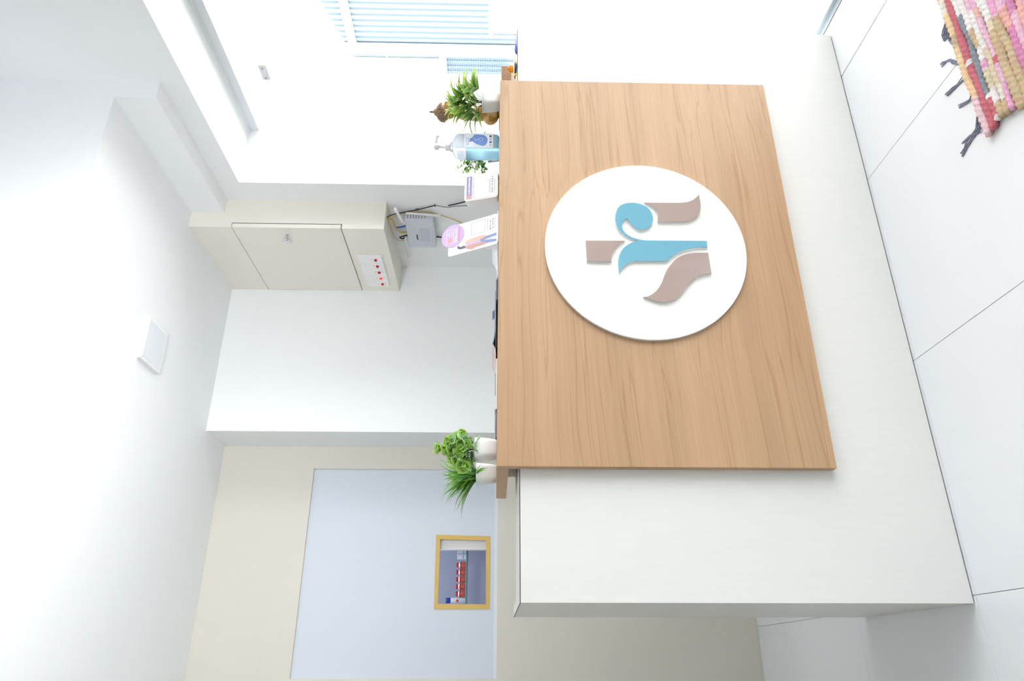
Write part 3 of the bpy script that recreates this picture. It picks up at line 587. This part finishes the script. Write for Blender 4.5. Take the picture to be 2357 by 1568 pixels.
# --- left plant 1: ruffled rosettes with round leaves
px_, py_ = .508, 1.797
pB = thing('potted_plant', 'potted plant with ruffled lettuce green rosettes at the counter end', 'plant', (px_, py_, WT))
pot(pB, px_, py_)
cB = [(84, 158, 52), (130, 200, 70), (212, 238, 140), (196, 232, 120)]
petal = [leaf_mesh('petal', .020, .0125, b, cB, 8, .35, .0040, peak=.72, tipx=2.2) for b in (1.5, 1.1, .6)]
cB2 = [(70, 140, 80), (128, 190, 122), (196, 228, 170), (208, 234, 186)]
rl = [leaf_mesh('leaf', .026, .0105, b, cB2, 7, .25, peak=.5, tipx=1.8) for b in (-.5, -.9, .3)]
ros = [(.511, 1.800, 1.262, .9), (.522, 1.785, 1.236, 1.05), (.5365, 1.788, 1.206, 1.25), (.498, 1.776, 1.204, 1.1), (.464, 1.786, 1.198, 1.05), (.486, 1.795, 1.224, .95), (.512, 1.81, 1.222, 1.1), (.527, 1.82, 1.200, 1.1), (.480, 1.80, 1.196, .9), (.512, 1.778, 1.190, .9), (.503, 1.785, 1.243, .85), (.478, 1.79, 1.208, .9), (.524, 1.775, 1.215, .85)]
for i, (x, y, z, k) in enumerate(ros):
    c = Vector((x, y, z)); o_ = (c-Vector((px_, py_+.01, 1.185))).normalized(); o_ = (o_+Vector((rnd.uniform(-.4, .4), -.35, rnd.uniform(-.1, .5)))).normalized()
    bm = ball(bmesh.new(), c, .004*k); core = fin('rosette', bm, M_STEM, pB, smooth=True)
    fin('stem', tube(bmesh.new(), [Vector((px_, py_, WT+.045)).lerp(c, .1), c], .0009, 5), M_STEM, pB)
    q = o_.to_track_quat('Z', 'Y').to_matrix().to_4x4()
    for ring, (nn, el, sc_) in enumerate(((5, 1.2, .62), (7, .8, .85), (9, .3, 1.0))):
        for j in range(nn):
            a = 2*PI*(j+ring*.5)/nn+rnd.uniform(-.15, .15)
            Mp = T(c) @ q @ R(a, 'Z') @ R(-el+rnd.uniform(-.3, .25), 'Y') @ R(rnd.uniform(-.35, .35), 'X') @ Matrix.Scale(k*sc_*rnd.uniform(.8, 1.15), 4)
            link('petal', petal[ring], core, Mp)
for j in range(22):
    a = 2*PI*j/22; p = Vector((px_+.014*math.cos(a), py_-.004+.014*math.sin(a), WT+.052+.010*(j % 3)))
    link('leaf', rl[j % 3], pB, aim(p, (math.cos(a), math.sin(a), rnd.uniform(-.1, .6)), rnd.uniform(-.7, .7)))
for j in range(60):
    c = rnd.choice(ros); a = rnd.uniform(0, 2*PI); p = Vector((c[0], c[1], c[2]-.008))+Vector((rnd.uniform(-.01, .01), rnd.uniform(-.01, .01), rnd.uniform(-.014, .004)))
    link('leaf', rnd.choice(rl), pB, aim(p, (math.cos(a), math.sin(a)*.8-.25, rnd.uniform(-.3, .7)), rnd.uniform(-1, 1)))
# --- left plant 2: grass blades and toothed sprigs
px_, py_ = .4935, 1.998
pC = thing('potted_plant', 'potted plant of long thin grass blades at the counter corner', 'plant', (px_, py_, WT))
pot(pC, px_, py_)
cC = [(48, 104, 56), (112, 180, 66), (186, 226, 104), (140, 200, 84)]; cC2 = [(34, 84, 62), (76, 144, 80), (146, 200, 92), (116, 176, 88)]
gb_ = [leaf_mesh('blade', L, wd, b, cC, 10, .35, peak=.35) for L, wd, b in ((.120, .0045, -.4), (.140, .0040, -.8), (.105, .0050, -.2), (.150, .0034, -1.1))]
gd_ = [leaf_mesh('blade', L, .0044, b, cC2, 10, .35, peak=.35) for L, b in ((.110, -.4), (.130, -.7))]
gt_ = [leaf_mesh('sprig', L, .0055, b, cC, 26, .15, teeth=True, peak=.3) for L, b in ((.075, -.6), (.065, -1.0))]
Rv = Vector((.96, -.26, 0)); Dv = Vector((.26, .96, 0))
for j in range(135):
    th = math.radians(rnd.triangular(-48, 92, 22)); dpt = rnd.uniform(-.55, .5)
    d = -Rv*math.sin(th)+Vector((0, 0, math.cos(th)+.45))+Dv*dpt
    p = Vector((px_, py_, WT+.050))+Rv*rnd.uniform(-.016, .016)+Dv*rnd.uniform(-.016, .016)
    me = rnd.choice(gb_) if j % 3 == 0 else (rnd.choice(gd_) if j % 3 == 1 else rnd.choice(gb_+gt_+gt_))
    link('sprig' if me in gt_ else 'blade', me, pC, aim(p, d, rnd.uniform(-.5, .5)) @ Matrix.Scale(rnd.uniform(.7, 1.08), 4))
for j in range(7):
    d = Rv*rnd.uniform(-.9, .9)+Dv*-.7+Vector((0, 0, rnd.uniform(-.25, .15)))
    link('sprig', gt_[j % 2], pC, aim(Vector((px_, py_, WT+.056))+Dv*-.02, d, 0) @ Matrix.Scale(.8, 4))
# --- small sprig plant behind the sanitizer
px_, py_ = 1.654, 2.040
pD = thing('potted_plant', 'small airy plant with tiny pale green leaves behind the pump bottle', 'plant', (px_, py_, WT))
pot(pD, px_, py_, .046, .035)
cD = [(90, 150, 70), (160, 206, 104), (210, 236, 140), (196, 226, 130)]; cD2 = [(40, 88, 52), (66, 130, 76), (120, 180, 100), (96, 160, 90)]
ml = [leaf_mesh('leaf', .012, .0042, -.5, cD, 6, .2), leaf_mesh('leaf', .016, .005, -.7, cD, 6, .2)]; md_ = [leaf_mesh('leaf', .024, .008, -.8, cD2, 7, .2)]
for i, (tx, tz) in enumerate(((1.555, 1.262), (1.556, 1.238), (1.566, 1.222), (1.553, 1.190), (1.548, 1.170), (1.560, 1.165), (1.59, 1.25), (1.60, 1.225), (1.70, 1.172), (1.712, 1.165), (1.69, 1.205), (1.57, 1.20), (1.572, 1.245))):
    b0 = Vector((px_, py_, WT+.030)); tp = Vector((tx, 2.0+rnd.uniform(-.02, .03), tz))
    cv = spline([b0, b0.lerp(tp, .5)+Vector((0, 0, .018)), tp], 6)
    fin('stem', tube(bmesh.new(), cv, .0006, 5), M_STEM, pD)
    for j in range(9):
        p = cv[max(0, len(cv)-1-j)]; a = rnd.uniform(0, 2*PI)
        link('leaf', rnd.choice(ml if j < 3 else ml+md_), pD, aim(p, (math.cos(a), math.sin(a), rnd.uniform(-.3, .7)), rnd.uniform(-1, 1)))
for j in range(16):
    a = rnd.uniform(0, 2*PI); link('leaf', md_[0], pD, aim((px_-.068+rnd.uniform(-.022, .02), py_-.03+rnd.uniform(-.02, .02), 1.175+rnd.uniform(-.02, .02)), (math.cos(a), math.sin(a), rnd.uniform(-.3, .6)), rnd.uniform(-1, 1)))

# ------------------------------------------------------------------ golden seated statue on a beaded plinth
M_GOLD = mat('aged_gold', (186, 150, 92), .34, metal=.6, var=.22, scale=60, bump=.15)
M_HGOLD = mat('dark_gold', (160, 134, 108), .45, metal=.4, var=.3, scale=90, bump=.3)
pl = thing('beaded_plinth', 'low plinth with brown beaded sides under the golden statue', 'plinth', (1.83, 1.965, ZC))
fin('block', B((1.708, 1.892, ZC), (1.925, 2.045, 1.108), .002, 1), mat('cream_plinth', (214, 190, 166), .5), pl)
M_BEAD = mat('brown_bead', (196, 160, 130), .35, var=.25, scale=200)
bme = bpy.data.meshes.new('bead'); b = ball(bmesh.new(), (0, 0, 0), .0034, None, 8, 5); b.to_mesh(b_ := bme); b.free(); bme.materials.append(M_BEAD)
for r_ in range(5):
    zz = ZC+.020+r_*.0072
    for k in range(33): link('bead', bme, pl, T((1.711+k*.0066, 1.8905, zz)))
    for k in range(20): link('bead', bme, pl, T((1.9265, 1.895+k*.0075, zz)))
ST = T((1.790, 1.968, 1.1081)) @ R(math.radians(48), 'Z')
st = thing('seated_statue', 'golden seated meditating statue with pointed curled hair behind the plant', 'statue', None, M=ST)
fin('base_plate', plate([(p[0], p[1]) for p in disc2(0, .005, .088, .062, 40)], ST, .010), M_GOLD, st)
b = bmesh.new()
def lb(bm, pts): tube(bm, [Vector(p[:3]) for p in pts], [p[3] for p in pts], 14); [ball(bm, p[:3], p[3]*.98, None, 14, 9) for p in (pts[0], pts[-1])]
ball(b, (0, .010, .040), (.050, .040, .032)); ball(b, (0, .012, .085), (.036, .026, .045)); ball(b, (0, .010, .125), (.044, .027, .030))
ball(b, (0, .012, .145), (.050, .020, .014)); lb(b, [(0, .010, .14, .016), (0, .006, .172, .0135)])
ball(b, (0, 0, .190), (.0285, .0315, .033)); ball(b, (0, -.012, .172), (.018, .017, .014)); ball(b, (0, -.0320, .184), (.0050, .0065, .010)); ball(b, (0, -.029, .191), (.0030, .0045, .012))
for s in (-1, 1):
    lb(b, [(s*.045, .012, .140, .0165), (s*.064, .010, .100, .0145), (s*.058, -.012, .066, .0125), (s*.030, -.040, .046, .010), (s*.012, -.048, .042, .009)])
    lb(b, [(s*.025, .0, .030, .026), (s*.070, -.018, .026, .023), (s*.086, -.026, .022, .018)])
    lb(b, [(s*.086, -.026, .022, .018), (s*.045, -.050, .022, .017), (-s*.010, -.056, .026, .013)])
    ball(b, (s*.0300, .004, .184), (.0045, .0075, .019)); ball(b, (s*.0300, .003, .164), (.0042, .006, .007))
    ball(b, (s*.0125, -.0270, .191), (.0075, .0050, .0034)); ball(b, (s*.0125, -.0265, .199), (.0090, .0050, .0020))
ball(b, (0, -.0285, .1705), (.0085, .005, .0028)); ball(b, (0, -.046, .046), (.016, .010, .008))
bmesh.ops.transform(b, matrix=ST, verts=b.verts)
so_ = fin('body', b, M_GOLD, st, smooth=True)
rm = so_.modifiers.new('remesh', 'REMESH'); rm.mode = 'VOXEL'; rm.voxel_size = .0022; rm.use_smooth_shade = True
smo = so_.modifiers.new('smooth', 'SMOOTH'); smo.factor = .5; smo.iterations = 3
b = bmesh.new(); ball(b, (0, .007, .206), (.0305, .0325, .0250)); ball(b, (0, .006, .230), (.016, .016, .012)); lathe(b, [(.008, .232), (.007, .238), (.004, .244), (.005, .249), (.003, .255), (0, .258)], T((0, .006, 0)), 12)
bmesh.ops.transform(b, matrix=ST, verts=b.verts); hr = fin('hair', b, M_HGOLD, st, smooth=True)
cme = bpy.data.meshes.new('curl'); b = ball(bmesh.new(), (0, 0, 0), .0032, None, 8, 6); b.to_mesh(cme); b.free(); cme.materials.append(M_HGOLD)
for i in range(7):
    el = math.radians(-8+13*i); n = max(4, int(27*math.cos(el)))
    for k in range(n):
        a = 2*PI*(k+.5*(i % 2))/n
        if i < 2 and -2.5 < a-2*PI < -.65: continue
        if i < 2 and math.sin(a) < -.45: continue
        link('curl', cme, hr, ST @ T((.0308*math.cos(el)*math.cos(a), .007+.0328*math.cos(el)*math.sin(a), .206+.0254*math.sin(el))))
for i in range(2):
    for k in range(9-3*i):
        a = 2*PI*k/(9-3*i); link('curl', cme, hr, ST @ T(((.0135-.004*i)*math.cos(a), .006+(.0135-.004*i)*math.sin(a), .228+.007*i)))
b = bmesh.new(); tube(b, [ST @ Vector(p) for p in spline([(-.034, -.012, .148), (-.012, -.019, .125), (.014, -.018, .100), (.036, -.006, .078)], 6)], .0035, 8)
fin('robe_fold', b, M_HGOLD, st, smooth=True)
# small things on the white ledge
mg = thing('marigold', 'orange marigold flower beside the beaded plinth', 'flower', (1.868, 1.845, ZC))
M_MARI = mat('marigold_orange', (246, 160, 20), .6, var=.15, scale=100)
fin('flower_core', ball(bmesh.new(), (1.868, 1.848, ZC+.014), (.012, .012, .013)), M_MARI, mg, smooth=True)
pm = leaf_mesh('petal', .009, .0045, .8, [(226, 120, 10), (246, 160, 20), (252, 190, 40), (250, 176, 30)], 4, .2, .0008, peak=.7); pm.materials.clear(); pm.materials.append(M_MARI)
for ring in range(5):
    for k in range(12):
        a = 2*PI*(k+ring*.37)/12; el = -.15+.36*ring
        link('petal', pm, mg, T((1.868, 1.848, ZC+.014)) @ R(a, 'Z') @ R(-el, 'Y') @ T((.0085, 0, 0)) @ R(-.7, 'Y'))
dy = thing('painted_dish', 'small boat shaped dish painted cream and dark navy at the ledge front', 'dish', (1.79, 1.760, ZC))
def hull(x0, x1, m, n):
    secs = []
    for i in range(7):
        t = i/6; x = x0+(x1-x0)*t; u = (x-1.789)/.05; w_ = .011*math.sqrt(max(.02, 1-u*u)); zb = ZC+.0004+.0075*u*u
        secs.append([Vector((x, 1.760+w_*math.cos(a), (ZC+.0095) if math.sin(a) > -.1 else ZC+.0095+(zb-ZC-.0095)*min(1, -math.sin(a)*1.2))) for a in [2*PI*k/12 for k in range(12)]])
    loft(secs, m, n, dy)
hull(1.740, 1.794, mat('dark_navy_paint', (46, 44, 64), .35), 'dark_half'); hull(1.7942, 1.838, mat('cream_paint', (236, 220, 184), .35), 'cream_half')
fin('rim', B((1.739, 1.7475, ZC+.0095), (1.839, 1.7725, ZC+.0108), .0004, 1), M_WHITE, dy)
fin('yellow_tip', ball(bmesh.new(), (1.745, 1.7510, ZC+.005), (.006, .004, .004)), mat('yellow_paint', (226, 196, 60), .4), dy, smooth=True)
bo = thing('blue_ornament', 'deep blue drop shaped ornament with a curled tail on the ledge', 'ornament', (1.88, 1.757, ZC))
b = tube(bmesh.new(), spline([(1.840, 1.757, ZC+.0008), (1.850, 1.757, ZC+.003), (1.866, 1.757, ZC+.0045), (1.885, 1.757, ZC+.0035), (1.905, 1.757, ZC+.0020)], 4), [.0008]+[.0015+.003*math.sin(PI*min(1, k/14)) for k in range(1, 17)], 10)
fin('drop', b, mat('deep_blue', (52, 66, 178), .3), bo, smooth=True)
fin('tail', tube(bmesh.new(), spline([(1.900, 1.757, ZC+.0018), (1.915, 1.757, ZC+.0016), (1.925, 1.757, ZC+.0022), (1.9325, 1.757, ZC+.0045)], 5), .0012, 6), mat('violet_blue', (96, 84, 170), .3), bo, smooth=True)

# ------------------------------------------------------------------ papers and files lying on the counter slab
def sheet(name, x0, x1, y0, y1, z0, t, m, label, cat, curl0=0, curl1=0, tilt=0):
    bm = bmesh.new(); n = 10; A = []
    for i in range(n+1):
        u = i/n; x = x0+(x1-x0)*u
        z = WT+z0+tilt*u+curl0*max(0, 1-u*3.2)**2+curl1*max(0, (u-.72)/.28)**2
        A.append([bm.verts.new(p) for p in ((x, y0, z), (x, y1, z), (x, y1, z+t), (x, y0, z+t))])
    for P, Q_ in zip(A, A[1:]):
        for k in range(4): bm.faces.new((P[k], P[(k+1) % 4], Q_[(k+1) % 4], Q_[k]))
    bm.faces.new(A[0][::-1]); bm.faces.new(A[-1])
    return tag(fin(name, bm, m), label, cat, 'papers on the counter top')
M_PAP = mat('paper', (238, 238, 242), .6, var=.01); M_PAP2 = mat('greyish_paper', (205, 198, 206), .6); M_FOLD = mat('light_blue_folder', (150, 176, 200), .4); M_FDK = mat('slate_folder', (96, 104, 122), .5); M_KRAFT = mat('pinkish_paper', (214, 196, 190), .6)
sheet('plastic_sleeve', 1.055, 1.222, 1.86, 2.06, .0002, .0028, M_PAP, 'curled white plastic sleeve beside the leaning card', 'paper', curl1=.016)
sheet('slate_folder', .985, 1.052, 1.87, 2.05, .0002, .0055, M_FDK, 'dark slate folder between the sleeve and the blue folder', 'folder')
sheet('blue_folder', .850, 1.018, 1.88, 2.05, .0060, .0030, M_FOLD, 'light blue folder lying raised on the slate folder', 'folder', curl0=.006)
sheet('paper_flap', .975, 1.000, 1.93, 1.99, .0095, .0010, M_PAP2, 'small upturned grey paper flap on the blue folder', 'paper', curl0=.006)
sheet('notebook', .842, .975, 1.90, 2.05, .0002, .0052, M_BLACK, 'black notebook under the blue folder', 'notebook')
sheet('pink_envelope', .748, .838, 1.87, 2.05, .0040, .0030, M_KRAFT, 'pinkish envelope with an upturned corner', 'envelope', curl1=.007, tilt=.001)
sheet('white_pad', .640, .790, 1.86, 2.05, .0002, .0036, M_PAP, 'white paper pad under the pinkish envelope', 'paper')
sheet('grey_booklet', .560, .638, 1.86, 2.05, .0002, .0042, mat('mauve_grey_cover', (136, 130, 144), .5), 'mauve grey booklet beside the potted rosette plant', 'booklet', curl1=.002)
sheet('white_sheet', .548, .640, 1.875, 2.055, .0048, .0010, M_PAP, 'single white sheet lying on the mauve grey booklet', 'paper')

# ------------------------------------------------------------------ rag rug
rug = thing('rag_rug', 'pink and tan woven rag rug with grey tassels on the floor', 'rug', (1.4, .95, 0))
M_RAG = attr_mat('rag_cloth', .85, .4)
c_ = dict(pe=(240, 206, 164), cr=(240, 230, 214), pw=(238, 204, 208), re=(206, 110, 122), gr=(140, 147, 156), wh=(240, 236, 230), ta=(208, 182, 146), be=(224, 208, 178), pk=(234, 172, 204), lp=(240, 192, 214), mg=(216, 138, 180), oc=(240, 182, 168))
rows_ = [(.0105, [(1.09, 'pw'), (1.18, 'pw'), (1.20, 'pe'), (1.33, 'pe'), (1.36, 'ta'), (1.40, 'pe'), (1.47, 'cr'), (1.52, 'pe')]),
 (.0115, [(1.088, 're'), (1.19, 're'), (1.285, 'wh'), (1.30, 're'), (1.50, 're')]),
 (.0085, [(1.10, 'wh'), (1.115, 're'), (1.165, 'wh'), (1.18, 'gr'), (1.26, 'gr'), (1.40, 'gr'), (1.425, 'wh')]),
 (.0100, [(1.10, 'ta'), (1.14, 'wh'), (1.18, 'be'), (1.235, 'pk'), (1.26, 'wh'), (1.30, 'ta'), (1.36, 'wh')]),
 (.0085, [(1.09, 'ta'), (1.13, 'cr'), (1.17, 'be'), (1.24, 'be'), (1.28, 'wh'), (1.40, 'lp')]),
 (.0075, [(1.085, 'pk'), (1.16, 'lp'), (1.22, 're'), (1.24, 'lp'), (1.36, 'oc'), (1.39, 'lp')]),
 (.0130, [(1.07, 'ta'), (1.30, 'be'), (1.33, 'wh')]),
 (.0110, [(1.07, 'ta'), (1.10, 'ta'), (1.25, 'ta'), (1.32, 'pk')]),
 (.0120, [(1.06, 'mg'), (1.18, 'mg'), (1.26, 'oc'), (1.32, 'lp')]),
 (.0100, [(1.06, 'pk'), (1.13, 'oc'), (1.20, 'lp'), (1.28, 'mg')])]
for k in range(22): rows_.append((.0105, [(1.06, rnd.choice(['pk', 'mg', 'lp', 'oc'])), (1.12+rnd.uniform(0, .1), rnd.choice(['pk', 'oc', 'lp'])), (1.24+rnd.uniform(0, .1), rnd.choice(['mg', 'pk', 're', 'lp'])), (1.45, rnd.choice(['pk', 'ta', 'lp']))]))
yy = 1.262
for i, (r, segs) in enumerate(rows_):
    yy -= r; xs0 = segs[0][0]+rnd.uniform(-.004, .004)
    bm = bmesh.new(); cl = bm.loops.layers.float_color.new('Col'); n = 12; ns = 150; rings = []; cols = []
    ph = rnd.uniform(0, 6)
    for s_ in range(ns+1):
        u = s_/ns; x = xs0+(1.735-xs0)*u; e = min(1, (x-xs0)/.012); e = math.sqrt(max(.03, 1-(1-e)**2))
        key = [q for q in segs if q[0]-.004 <= x] or [segs[0]]; col = lin(c_[key[-1][1]])
        wob = .0022*math.sin(x*23+ph)+.0012*math.sin(x*61+ph*2)
        ring = []
        for k in range(n):
            a = 2*PI*k/n; rr = (1+.20*math.sin(3*(a)+x*380))*(1+.07*math.sin(x*47+ph))
            ring.append(bm.verts.new((x, yy+wob+1.12*r*e*rr*math.cos(a), max(.0006, .0085+.0085*e*rr*math.sin(a)*(.9 if math.sin(a) > 0 else 1)))))
        rings.append(ring); cols.append((*[v*rnd.uniform(.92, 1.05) for v in col], 1))
    for s_ in range(ns):
        for k in range(n):
            f = bm.faces.new((rings[s_][k], rings[s_][(k+1) % n], rings[s_+1][(k+1) % n], rings[s_+1][k])); f.smooth = True
            for lp in f.loops: lp[cl] = cols[s_]
    f = bm.faces.new(rings[0][::-1]); [lp.__setitem__(cl, cols[0]) for lp in f.loops]
    f = bm.faces.new(rings[-1]); [lp.__setitem__(cl, cols[-1]) for lp in f.loops]
    fin('rag_strip', bm, M_RAG, rug)
    yy -= r*.86
M_TAS = mat('grey_tassel', (124, 128, 146), .8, var=.1, scale=300)
tas = [[(1.456, 1.246), (1.463, 1.272), (1.450, 1.293), (1.446, 1.268)], [(1.44, 1.25), (1.44, 1.285), (1.432, 1.292), (1.428, 1.262)], [(1.425, 1.252), (1.418, 1.276), (1.396, 1.272), (1.384, 1.258)],
       [(1.337, 1.252), (1.332, 1.270), (1.350, 1.288), (1.367, 1.300), (1.382, 1.326)], [(1.278, 1.252), (1.285, 1.282), (1.290, 1.315), (1.297, 1.342)], [(1.219, 1.256), (1.226, 1.281), (1.236, 1.313)],
       [(1.169, 1.258), (1.150, 1.281), (1.135, 1.300), (1.129, 1.325), (1.121, 1.355)], [(1.135, 1.256), (1.132, 1.285), (1.140, 1.31), (1.144, 1.341)]]
for i, tp in enumerate(tas):
    bm = bmesh.new()
    for k in range(5):
        j = lambda a: rnd.uniform(-a, a)
        pts = [Vector((x+j(.0012)+(0 if q == 0 else j(.0065)), y+j(.005), max(.0018, .012-.010*q+j(.0012)))) for q, (x, y) in enumerate(tp)]
        tube(bm, spline(pts, 6, corner=170), .0012, 5)
    fin('tassel', bm, M_TAS, rug)

# ------------------------------------------------------------------ outside the glass
M_EXT = mat('exterior_white', (238, 238, 236), .7, var=.01); M_CORR = mat('pale_blue_sheet', (112, 127, 137), .5, var=.02); M_EDK = mat('pale_slate', (104, 122, 140), .6)
struct('ground_outside', B((-30, -30, -.5), (40, 40, -.13)), mat('pale_concrete', (215, 215, 212), .8))
struct('balcony_floor', B((2.085, -3, -.12), (3.1, 5, -.02)), M_EXT)
para = struct('wall_parapet', B((2.95, 2.15, -.02), (3.03, 3.035, 1.027)), M_EXT)
rl_ = thing('balcony_railing', 'slim white railing along the balcony edge', 'railing', (3.02, -.4, -.02))
for z in (.15, 1.0): fin('rail', B((3.0, -3, z-.015), (3.04, 2.15, z+.015)), M_EXT, rl_)
for k in range(6): fin('rail_post', B((3.0, -2.95+k*1.0, -.02), (3.04, -2.91+k*1.0, 1.0)), M_EXT, rl_)
fin('pale_inset', B((2.946, 2.2, .545), (2.951, 2.61, .655)), mat('pale_blue_inset', (206, 222, 234), .5), para)
struct('wall_outside_pier', B((3.0, 3.040, -.02), (3.03, 6.5, 3.2)), M_EXT)
ob = thing('outdoor_box', 'white lidded box with faint lettering and yellow stripe on the parapet', 'box', (3.02, 2.6, 1.027))
fin('carton', B((2.96, 2.38, 1.027), (3.02, 2.690, 1.150), .002, 1), M_EXT, ob)
fin('lid', B((2.952, 2.37, 1.150), (3.026, 2.700, 1.172), .003, 1), M_EXT, ob)
fin('yellow_stripe', B((2.9585, 2.38, 1.076), (2.9603, 2.690, 1.094)), mat('pale_yellow', (250, 246, 190), .5), ob)
fin('lid_knob', lathe(bmesh.new(), [(0, 0), (.012, 0), (.012, .01), (0, .012)], T((2.99, 2.60, 1.172)), 14), M_EXT, ob)
text('lettering', '3HIGIDC2', .036, T((2.9582, 2.595, 1.118)) @ LEFTF, mat('faint_grey_print', (206, 206, 214), .6), ob, width=.11)
cwl = thing('corrugated_wall', 'pale blue corrugated sheet wall of the neighbouring shed', 'wall', (7.6, 6.3, -.13))
me = bpy.data.meshes.new('cladding_panel')
b = bmesh.new(); prof = [(0, 0), (.02, 0), (.03, -.02), (.075, -.02), (.085, 0), (.0905, 0)]
for (y0, d0), (y1, d1) in zip(prof, prof[1:]):
    f = b.faces.new([b.verts.new(v) for v in ((d0, y0, 0), (d1, y1, 0), (d1, y1, 1), (d0, y0, 1))])
    f2 = b.faces.new([b.verts.new(v) for v in ((d0+.004, y0, 0), (d0+.004, y0, 1), (d1+.004, y1, 1), (d1+.004, y1, 0))])
bmesh.ops.remove_doubles(b, verts=b.verts, dist=1e-5); b.to_mesh(me); b.free(); me.materials.append(M_CORR)
for k in range(44):
    y = 3.9+k*.0905; h = 3.37-(y-6.44)*.28+.13
    link('cladding_panel', me, cwl, T((7.6, y, -.13)) @ Matrix.Diagonal((1, 1, h, 1)))
fr = thing('steel_frame', 'white steel post frame standing before the corrugated wall', 'frame', (7.4, 7.15, -.13))
fin('post', B((7.50, 7.07, -.13), (7.57, 7.20, 3.3)), M_EXT, fr)
fin('gutter', B((7.51, 5.2, 3.02), (7.57, 7.08, 3.12)), M_EXT, fr)
fin('cross_bar', B((7.52, 7.20, 1.84), (7.57, 7.70, 1.93)), M_EXT, fr)
lv = fin('door_leaf', B((7.53, 7.32, 1.93), (7.575, 7.72, 3.55), .004, 1), M_EXT, fr)
fin('slot_window', B((7.522, 7.56, 2.0), (7.531, 7.605, 3.44)), M_EDK, lv)
fin('end_bracket', B((7.52, 7.22, 3.50), (7.57, 7.66, 3.58)), M_EDK, fr)
fin('thin_bar', B((7.57, 7.20, 2.64), (7.575, 7.33, 2.66)), M_EXT, fr)
mp_ = fin('mesh_frame', B((7.54, 7.22, .98), (7.575, 7.26, 1.84)), M_EXT, fr)
bm = bmesh.new()
for k in range(26): box(bm, (7.548, 7.26, 1.0+k*.032), (7.552, 7.72, 1.004+k*.032))
for k in range(14): box(bm, (7.546, 7.27+k*.032, 1.0), (7.550, 7.274+k*.032, 1.84))
o = fin('wire_mesh', bm, M_EDK, fr); o['kind'] = 'stuff'
